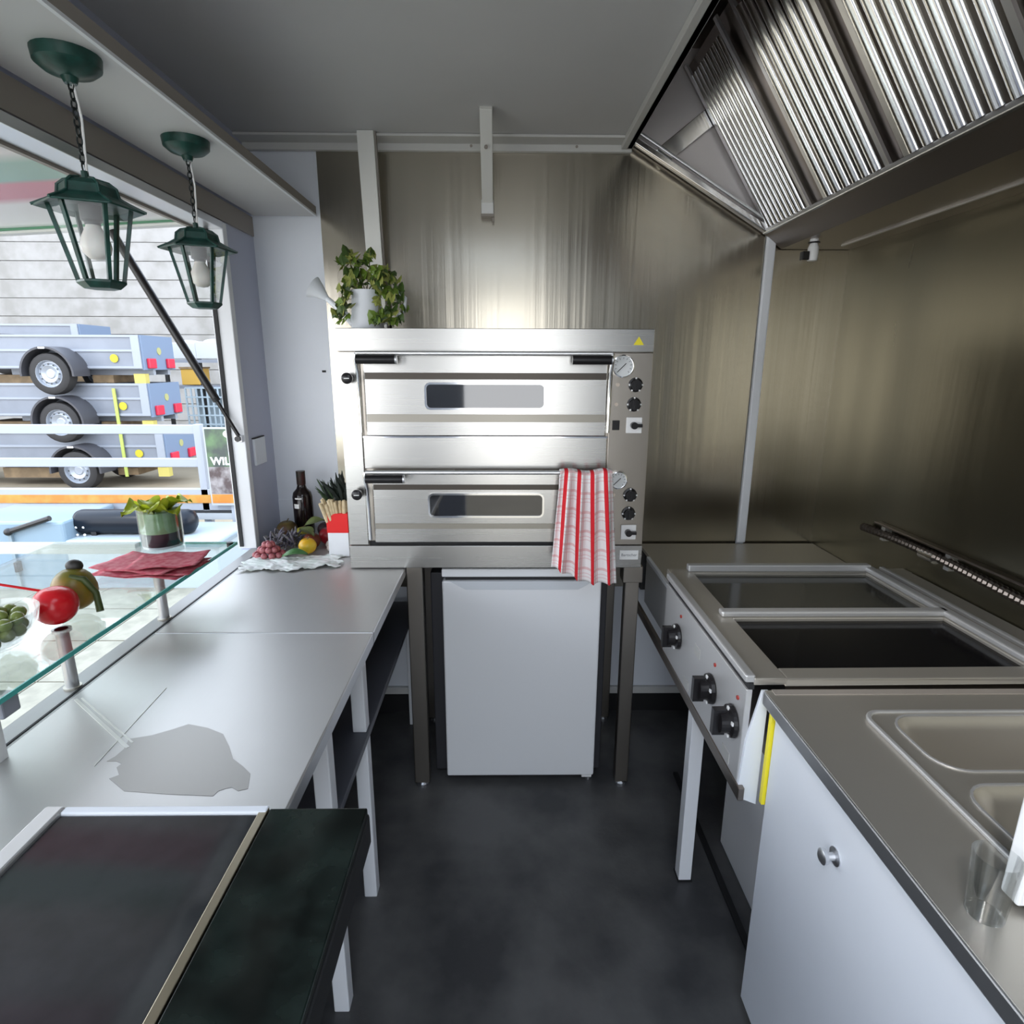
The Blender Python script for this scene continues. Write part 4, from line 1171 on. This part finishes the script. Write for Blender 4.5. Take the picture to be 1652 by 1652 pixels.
for vn in vines:
    P_ = [Vector(q) for q in vn]
    dense = []
    for i in range(len(P_)-1):
        for s_ in range(5):
            dense.append(T0+P_[i].lerp(P_[i+1], s_/5))
    dense.append(T0+P_[-1])
    sv.tube(dense, 0.0018, 5)
    for q in dense[2:]:
        for _ in range(2):
            j = Vector((random.uniform(-0.014, 0.014), random.uniform(-0.016, 0.004), random.uniform(-0.012, 0.012)))
            pos = q+j
            pos.z = max(pos.z, WZ+0.012)
            piece('leaf', random.choice(ivm), pos, iv, rot=(random.uniform(0.4, 1.7), random.uniform(-0.6, 0.6), random.uniform(-1.6, 1.6)), scale=(random.uniform(0.6, 0.95),)*3)
sv.build('vine_stems', M('vine', (0.10, 0.10, 0.04), 0.6), iv)

# ------------------------------------------------------------------ checked towel on the lower oven handle
tm = bpy.data.materials.new('checked_towel')
tm.use_nodes = True
t = tm.node_tree
b = t.nodes['Principled BSDF']
b.inputs['Roughness'].default_value = 0.85
uvn = t.nodes.new('ShaderNodeUVMap')
sp = t.nodes.new('ShaderNodeSeparateXYZ')
t.links.new(uvn.outputs[0], sp.inputs[0])
def stripes(sock, freq, stops):
    m_ = t.nodes.new('ShaderNodeMath')
    m_.operation = 'MULTIPLY'
    m_.inputs[1].default_value = freq
    t.links.new(sock, m_.inputs[0])
    f_ = t.nodes.new('ShaderNodeMath')
    f_.operation = 'FRACT'
    t.links.new(m_.outputs[0], f_.inputs[0])
    r_ = t.nodes.new('ShaderNodeValToRGB')
    r_.color_ramp.interpolation = 'CONSTANT'
    r_.color_ramp.elements[0].position = 0
    r_.color_ramp.elements[0].color = (0, 0, 0, 1)
    r_.color_ramp.elements[1].position = stops[0][0]
    r_.color_ramp.elements[1].color = (stops[0][1],)*3+(1,)
    for p_, v_ in stops[1:]:
        e_ = r_.color_ramp.elements.new(p_)
        e_.color = (v_, v_, v_, 1)
    t.links.new(f_.outputs[0], r_.inputs[0])
    return r_.outputs[0]
a_ = stripes(sp.outputs['X'], 4.0, [(0.32, 1.0), (0.60, 0.0), (0.75, 0.45), (0.79, 0.0), (0.85, 0.45), (0.89, 0.0)])
c_ = stripes(sp.outputs['Y'], 7.0, [(0.22, 0.34), (0.36, 0.0), (0.54, 0.22), (0.60, 0.0), (0.72, 0.22), (0.78, 0.0)])
mx_ = t.nodes.new('ShaderNodeMix')
mx_.data_type = 'FLOAT'
mm = t.nodes.new('ShaderNodeMath')
mm.operation = 'MAXIMUM'
t.links.new(a_, mm.inputs[0])
t.links.new(c_, mm.inputs[1])
mc = t.nodes.new('ShaderNodeMix')
mc.data_type = 'RGBA'
mc.inputs[6].default_value = (0.88, 0.85, 0.84, 1)
mc.inputs[7].default_value = (0.60, 0.008, 0.018, 1)
t.links.new(mm.outputs[0], mc.inputs[0])
t.links.new(mc.outputs[2], b.inputs['Base Color'])
def tw(u, v):
    # v 0..1: short drop behind the bar, over it, long drop in front
    L = 0.06+0.025+0.37
    s_ = v*L
    left = 1-u
    flare = 0.0
    if s_ < 0.06:
        y_, z_ = 1.833, 1.150+s_
        fl = 0
    elif s_ < 0.085:
        a = (s_-0.06)/0.025*PI
        y_, z_ = 1.811+0.022*math.cos(a), 1.210+0.006*math.sin(a)
        fl = 0
    else:
        fl = (s_-0.085)/0.37
        dl = 0.365-0.06*left*left
        y_, z_ = 1.788-0.006*fl, 1.210-fl*dl
    x_ = 0.172+0.160*u+fl*(0.030*u-0.022*(1-u))
    fold = math.sin(u*4.2*2*PI+0.6*fl)*(0.004+0.011*min(1, fl*2.2)) if fl > 0 else 0
    return (x_+0.006*math.sin(u*8*PI)*fl, y_+fold-0.006, z_+0.004*math.sin(u*9))
tw_o = MB().grid(64, 60, tw).build('checked_towel', tm, smooth=80, solid=0.0025)
tag(tw_o, 'red and white checked tea towel hanging over the lower oven door handle', 'towel')

# ------------------------------------------------------------------ outdoors
out_white = M('outdoor_white', (0.36, 0.38, 0.40), 0.6)
GZo = -0.15
gd = struct(MB().box(-30, 8, -6, 30, GZo-0.1, GZo).build('ground', M('sandy_ground', (0.24, 0.20, 0.14), 0.9, noise=(1.2, 0.2))))
slab = MB().box(-0.238, 0.238, -0.238, 0.238, 0, 0.022).mesh('paving_slab')
slab.materials.append(M('paving', (0.26, 0.25, 0.20), 0.85, noise=(12, 0.2)))
for i in range(6):
    for j in range(9):
        piece('paving_slab', slab, (-1.30-0.487*i, 0.2+0.487*j, GZo+random.uniform(-0.004, 0.0)), gd, rot=(0, 0, random.uniform(-0.006, 0.006)))
# trailers
galv = M('galvanised_side', (0.20, 0.22, 0.26), 0.45, 0.15, noise=(2.5, 0.12))
galv_l = M('galvanised_light', (0.27, 0.295, 0.34), 0.45, 0.15)
tail_m = M('tail_blue', (0.14, 0.19, 0.28), 0.45)
tyre_m = M('tyre', (0.022, 0.021, 0.022), 0.7)
rim_m = M('rim_silver', (0.33, 0.36, 0.41), 0.35, 0.4)
red_l = M('tail_red', (0.50, 0.02, 0.05), 0.3)
wood = M('old_timber', (0.20, 0.14, 0.08), 0.8, noise=(8, 0.3))
def make_trailer(label):
    Tt = thing('utility_trailer', label, 'trailer', (0, 0, 0), 'stacked trailers outside')
    x0, x1, yw = -2.6, 1.05, 0.85
    r = 0.268
    bd = MB()
    bd.box(x0, x1, 0.10, 0.13, 0.07, 0.50)
    bd.box(x0, x1, yw-0.03, yw, 0.07, 0.50)
    bd.box(x0, x1, 0.10, yw, 0.06, 0.085)
    bd.build('body', galv, Tt)
    for zz in (0.485, 0.30, 0.085):
        MB().box(x0, x1, 0.085, 0.102, zz-0.014, zz+0.014).build('side_bead', galv_l, Tt)
    MB().box(x1-0.10, x1+0.005, 0.080, 0.105, 0.07, 0.50).build('corner_post', galv_l, Tt)
    tb = MB().box(x1, x1+0.03, 0.10, yw, 0.05, 0.50).build('tailboard', tail_m, Tt)
    MB().cyl((x1+0.03, 0.48, 0.30), (x1+0.036, 0.48, 0.30), 0.05, n=14).build('round_sticker', M('sticker', (0.32, 0.32, 0.14), 0.5), tb)
    for yy in (0.16, 0.62):
        MB().box(x1+0.03, x1+0.07, yy, yy+0.17, 0.07, 0.20).build('tail_light', red_l, tb, bevel=0.01)
    MB().box(x1-1.9, x1+0.02, 0.30, 0.36, -0.02, 0.06).build('chassis_rail', galv_l, Tt)
    MB().box(x1-1.9, x1+0.02, 0.66, 0.72, -0.02, 0.06).build('chassis_rail', galv_l, Tt)
    MB().cyl((0, 0.0, 0), (0, yw+0.1, 0), 0.04, n=10).build('axle', black_matt, Tt)
    for yy in (-0.09, yw+0.02):
        Rw = Matrix.Rotation(PI/2, 3, 'X')
        ty = MB().lathe([(0.17, -0.085), (0.225, -0.09), (r-0.012, -0.075), (r, -0.045), (r, 0.045), (r-0.012, 0.075), (0.225, 0.09), (0.17, 0.085)], (0, yy, 0), 28, R=Rw, cap=False).build('tyre', tyre_m, Tt, smooth=40)
        MB().lathe([(0.0, 0.055), (0.05, 0.058), (0.062, 0.05), (0.108, 0.072), (0.138, 0.045), (0.155, 0.045), (0.168, 0.085), (0.177, 0.085), (0.172, -0.05), (0.0, -0.05)], (0, yy, 0), 24, R=Rw).build('rim', rim_m, ty, smooth=35)
        hl = MB()
        for q in range(12):
            a = q*PI/6
            hl.cyl((math.cos(a)*0.124, yy-0.064, math.sin(a)*0.124), (math.cos(a)*0.124, yy-0.068, math.sin(a)*0.124), 0.012, n=8)
        hl.build('rim_holes', M('rim_hole', (0.05, 0.055, 0.06), 0.5), ty)['kind'] = 'stuff'
        arc = [(math.cos(math.radians(g))*0.345, math.sin(math.radians(g))*0.345) for g in range(-5, 186, 10)]
        arc2 = [(math.cos(math.radians(g))*0.320, math.sin(math.radians(g))*0.320) for g in range(185, -6, -10)]
        MB().prism(arc+arc2, 'y', yy-0.12, yy+0.19 if yy < 0.5 else yy+0.12).build('mudguard', M('mudguard', (0.05, 0.05, 0.058), 0.5), Tt, smooth=30)
        MB().box(-0.05, 0.03, yy-0.125, yy-0.118, 0.315, 0.338).build('reflector', white_pl, Tt)
    MB().cyl((0.70, 0.088, 0.20), (0.70, 0.084, 0.20), 0.055, n=12).build('yellow_sticker', M('trailer_yellow', (0.42, 0.36, 0.02), 0.5), Tt)
    MB().box(0.90, 1.05, 0.13, 0.22, -0.13, 0.0).build('support_block', M('yellow_block', (0.42, 0.36, 0.10), 0.6), Tt)
    MB().box(0.30, 0.58, 0.2, 0.7, -0.12, -0.02).build('timber_block', wood, Tt)
    MB().box(-1.3, -0.45, 0.2, 0.7, -0.16, -0.02).build('timber_block', wood, Tt)
    return Tt
TY = 8.05
tA = make_trailer('top trailer of the stack outside the serving window')
tA.location = (-5.88, TY, 1.390)
tB = copy_tree(tA)
tB['label'] = 'middle trailer of the stack outside, its wheel behind the upper white rail'
tB.location = (-5.86, TY, 0.765)
tC = copy_tree(tA)
tC['label'] = 'bottom trailer of the stack outside, standing on the sandy ground'
tC.location = (-5.74, TY, 0.120)
tD = copy_tree(tA)
tD['label'] = 'pale trailer standing behind the top trailer of the stack outside'
tD.location = (-7.75, TY+1.6, 1.62)
st_ = MB().box(-7.42, -6.7, TY+1.75, TY+2.3, GZo, 1.497).build('timber_stack', wood, bevel=0.01)
tag(st_, 'tall stack of old timber behind the trailers carrying the pale one', 'timber')
stp = M('strap_yellow', (0.36, 0.42, 0.10), 0.6)
o = MB().box(-5.26, -5.22, TY+0.06, TY+0.075, -0.0, 1.20).build('lashing_strap', stp)
tag(o, 'yellow green lashing strap down the sides of the stacked trailers', 'strap')
# building
hall = thing('warehouse', 'pale plank clad warehouse wall behind the trailers', 'building', (-9, 14.1, GZo))
plk = MB().box(-14, 14, -0.03, 0.03, 0, 0.37).mesh('plank')
plk.materials.append(M('plank_white', (0.27, 0.265, 0.26), 0.75, noise=(2.6, 0.2, (0.205, 0.20, 0.19))))
for i in range(18):
    piece('plank', plk, (-10, 14.0+random.uniform(-0.01, 0.01), GZo+0.385*i), hall)
MB().box(-24, 4, 14.04, 14.3, GZo, 6.8).build('wall_core', M('wall_core', (0.35, 0.35, 0.33), 0.8), hall)
# clutter right of the trailers
def bxo(name, mat, x0p, x1p, y0p, y1p, Y, dep, label, cat, extra=None):
    a, b__ = at(x0p, y1p, 'y', Y), at(x1p, y0p, 'y', Y)
    t_ = thing(name, label, cat, ((a.x+b__.x)/2, Y, a.z))
    MB().box(a.x, b__.x, Y, Y+dep, a.z, b__.z).build('body', mat, t_, bevel=0.01)
    return t_, a, b__
Yc = 10.0
rk = thing('storage_rack', 'low grey steel rack right of the stacked trailers outside', 'rack', (-4.9, Yc+0.4, GZo))
a0, b0 = at(278, 700, 'y', Yc), at(372, 578, 'y', Yc)
for zz in (at(300, 700, 'y', Yc).z, at(300, 622, 'y', Yc).z, at(300, 580, 'y', Yc).z):
    MB().box(a0.x, b0.x, Yc, Yc+0.8, zz-0.05, zz).build('rack_shelf', galv, rk)
for xx in (a0.x, (a0.x+b0.x)/2, b0.x-0.05):
    MB().box(xx, xx+0.05, Yc+0.02, Yc+0.07, GZo, b0.z).build('rack_post', black_matt, rk)
t_, a, b__ = bxo('yellow_crate', M('crate_yellow', (0.42, 0.26, 0.05), 0.6), 294, 320, 592, 621, Yc, 0.35, 'yellow box on the rack outside right of the trailers', 'box')
MB().box(a.x-0.015, b__.x+0.015, Yc-0.015, Yc+0.36, b__.z-0.03, b__.z).build('lid', wood, t_)
t_, a, b__ = bxo('white_sack', out_white, 274, 314, 553, 579, Yc, 0.5, 'left white sack on top of the rack outside', 'sack')
MB().ell(((a.x+b__.x)/2, Yc+0.25, b__.z), (0.18, 0.2, 0.05)).build('fold', out_white, t_, smooth=60)
t_, a, b__ = bxo('white_sack', out_white, 317, 358, 551, 579, Yc, 0.5, 'right white sack on top of the rack outside', 'sack')
MB().ell(((a.x+b__.x)/2, Yc+0.25, b__.z), (0.18, 0.2, 0.05)).build('fold', out_white, t_, smooth=60)
wcg = thing('wire_crate', 'pale blue wire crate on the rack outside beside the window jamb', 'crate', (-4.6, Yc, at(300, 699, 'y', Yc).z))
a, b__ = at(308, 699, 'y', Yc), at(368, 626, 'y', Yc)
wm = M('wire_blue', (0.30, 0.37, 0.42), 0.5)
for i in range(9):
    xx = a.x+(b__.x-a.x)*i/8
    MB().box(xx-0.012, xx+0.012, Yc-0.01, Yc+0.012, a.z, b__.z).build('wire', wm, wcg)
for i in range(6):
    zz = a.z+(b__.z-a.z)*i/5
    MB().box(a.x, b__.x, Yc-0.012, Yc+0.01, zz-0.012, zz+0.012).build('wire', wm, wcg)
MB().box(a.x, b__.x, Yc+0.3, Yc+0.32, a.z, b__.z).build('rear_panel', wm, wcg)
MB().box(a.x, b__.x, Yc, Yc+0.32, a.z, a.z+0.02).build('bottom', wm, wcg)

# white barrier with rails and poster
YR = 4.9
def zr(y):
    return at(200, y, 'y', YR).z
xr = at(326, 740, 'y', YR).x
bar = thing('rail_barrier', 'white rail barrier with an orange band in front of the trailers', 'barrier', (xr-2, YR, GZo))
wr_m = M('rail_white', (0.30, 0.32, 0.36), 0.45)
MB().box(xr-6, xr, YR-0.02, YR+0.02, zr(700), zr(685)).build('rail', wr_m, bar, bevel=0.006)
MB().box(xr-6, xr, YR-0.02, YR+0.02, zr(753), zr(739)).build('rail', wr_m, bar, bevel=0.006)
MB().box(xr-6, xr+0.36, YR-0.03, YR+0.03, zr(822), zr(788)).build('base_beam', wr_m, bar, bevel=0.004)
MB().box(xr-6, xr+0.36, YR-0.036, YR-0.03, zr(810), zr(797)).build('orange_band', orange_m, bar, label='orange reflective band')
MB().box(xr-6, xr+0.36, YR-0.035, YR+0.03, zr(826), zr(822)).build('dark_gap', gasket, bar)
MB().box(xr-6, xr+0.40, YR-0.045, YR+0.03, zr(836), zr(826)).build('lower_beam', out_white, bar)
MB().box(xr-0.03, xr+0.03, YR-0.03, YR+0.03, GZo, zr(684)).build('post', wr_m, bar, bevel=0.004)
MB().box(xr-3.0, xr-2.94, YR-0.03, YR+0.03, GZo, zr(684)).build('post', wr_m, bar, bevel=0.004)
YP = YR-0.07
pa, pb = at(345, 811, 'y', YP), at(392, 692, 'y', YP)
ps = thing('poster_board', 'advertising poster with white capital lettering beside the barrier', 'poster', (pa.x+0.15, YP, GZo))
MB().box(pa.x-0.012, pb.x+0.012, YP-0.012, YP+0.012, pa.z-0.02, pb.z+0.012).build('board', out_white, ps)
zq = lambda y: at(360, y, 'y', YP).z
MB().box(pa.x, pb.x, YP-0.015, YP-0.012, zq(753), pb.z).build('picture', M('poster_green', (0.05, 0.06, 0.055), 0.4, noise=(7, 0.5, (0.10, 0.17, 0.08))), ps)
MB().box(pa.x, pb.x, YP-0.015, YP-0.012, zq(796), zq(753)).build('picture', M('poster_brown', (0.07, 0.05, 0.05), 0.4, noise=(14, 0.5, (0.26, 0.24, 0.24))), ps)
MB().box(pa.x, pb.x, YP-0.015, YP-0.012, pa.z, zq(797)).build('orange_foot', orange_m, ps)
MB().ell(((pa.x+pb.x)/2+0.05, YP-0.014, zq(700)), (0.06, 0.004, 0.035)).build('white_spot', white_pl, ps)
text('WILL', 'lettering', fridge_w, ps, (pa.x+0.125, YP-0.017, zq(744)), 0.088, RX90, ext=0.001, bold=0.0025)
MB().box((pa.x+pb.x)/2-0.02, (pa.x+pb.x)/2+0.02, YP+0.012, YP+0.03, GZo, pb.z).build('stake', wr_m, ps)

# pale cabinets, tank and boxes below the rail
YK = 4.25
pale = M('pale_blue_cabinet', (0.20, 0.28, 0.35), 0.35)
a, b__ = at(-40, 1000, 'y', YK), at(100, 842, 'y', YK)
ca = thing('pale_cabinet', 'pale blue cabinet with dark edge bars outside below the serving window', 'cabinet', ((a.x+b__.x)/2, YK, GZo))
MB().box(a.x, b__.x, YK, YK+0.6, GZo, b__.z).build('body', pale, ca, bevel=0.02)
p0, p1 = at(14, 858, 'y', YK-0.02), at(80, 836, 'y', YK-0.02)
MB().cyl((p0.x, YK-0.02, p0.z), (p1.x, YK-0.02, p1.z), 0.02, n=8).build('stay_bar', black_pl, ca)
MB().box(p0.x-0.012, p0.x+0.012, YK-0.022, YK, GZo+0.02, p0.z).build('door_joint', M('joint_grey', (0.20, 0.26, 0.30), 0.5), ca)
MB().box(p0.x+0.01, p0.x+0.03, YK-0.05, YK, at(20, 920, 'y', YK).z, at(20, 905, 'y', YK).z).build('door_handle', black_pl, ca)
MB().ell((p0.x, YK-0.025, p0.z), 0.028).build('stay_joint', black_pl, ca)
a, b__ = at(128, 1000, 'y', YK), at(350, 872, 'y', YK)
cb2 = thing('white_chest', 'long white chest outside carrying the dark cylinder tank', 'chest', ((a.x+b__.x)/2, YK, GZo))
MB().box(a.x, b__.x, YK, YK+0.55, GZo, b__.z).build('body', M('chest_white', (0.34, 0.40, 0.44), 0.4), cb2, bevel=0.015)
MB().box(a.x-0.01, b__.x+0.01, YK-0.01, YK+0.56, b__.z-0.06, b__.z-0.03).build('lid_edge', M('chest_edge', (0.20, 0.25, 0.29), 0.4), cb2)
zt = b__.z
tk = thing('gas_tank', 'dark blue black cylinder tank lying on the white chest outside', 'tank', ((a.x+b__.x)/2, YK+0.2, zt))
rad = 0.095
xa, xb_ = at(124, 850, 'y', YK+0.2).x, at(318, 850, 'y', YK+0.2).x
MB().lathe([(0.0, 0.0), (rad*0.6, 0.01), (rad*0.9, 0.03), (rad, 0.06), (rad, xb_-xa-0.06), (rad*0.9, xb_-xa-0.03), (rad*0.6, xb_-xa-0.01), (0.0, xb_-xa)], (xa, YK+0.2, zt+rad), 24, R=Matrix.Rotation(PI/2, 3, 'Y')).build('shell', M('tank_black', (0.006, 0.009, 0.015), 0.3, spec=0.25), tk, smooth=50)
bl_ = MB()
for i in range(2):
    for j in range(2):
        bl_.ell((xa+0.06+0.055*i, YK+0.2-rad*0.93, zt+rad*0.75-0.06*j), 0.010, 8, 6)
bl_.build('bolts', white_pl, tk)['kind'] = 'stuff'
for xx in (xa+0.15, xb_-0.15):
    MB().box(xx, xx+0.04, YK+0.13, YK+0.27, zt, zt+0.03).build('cradle', black_pl, tk)
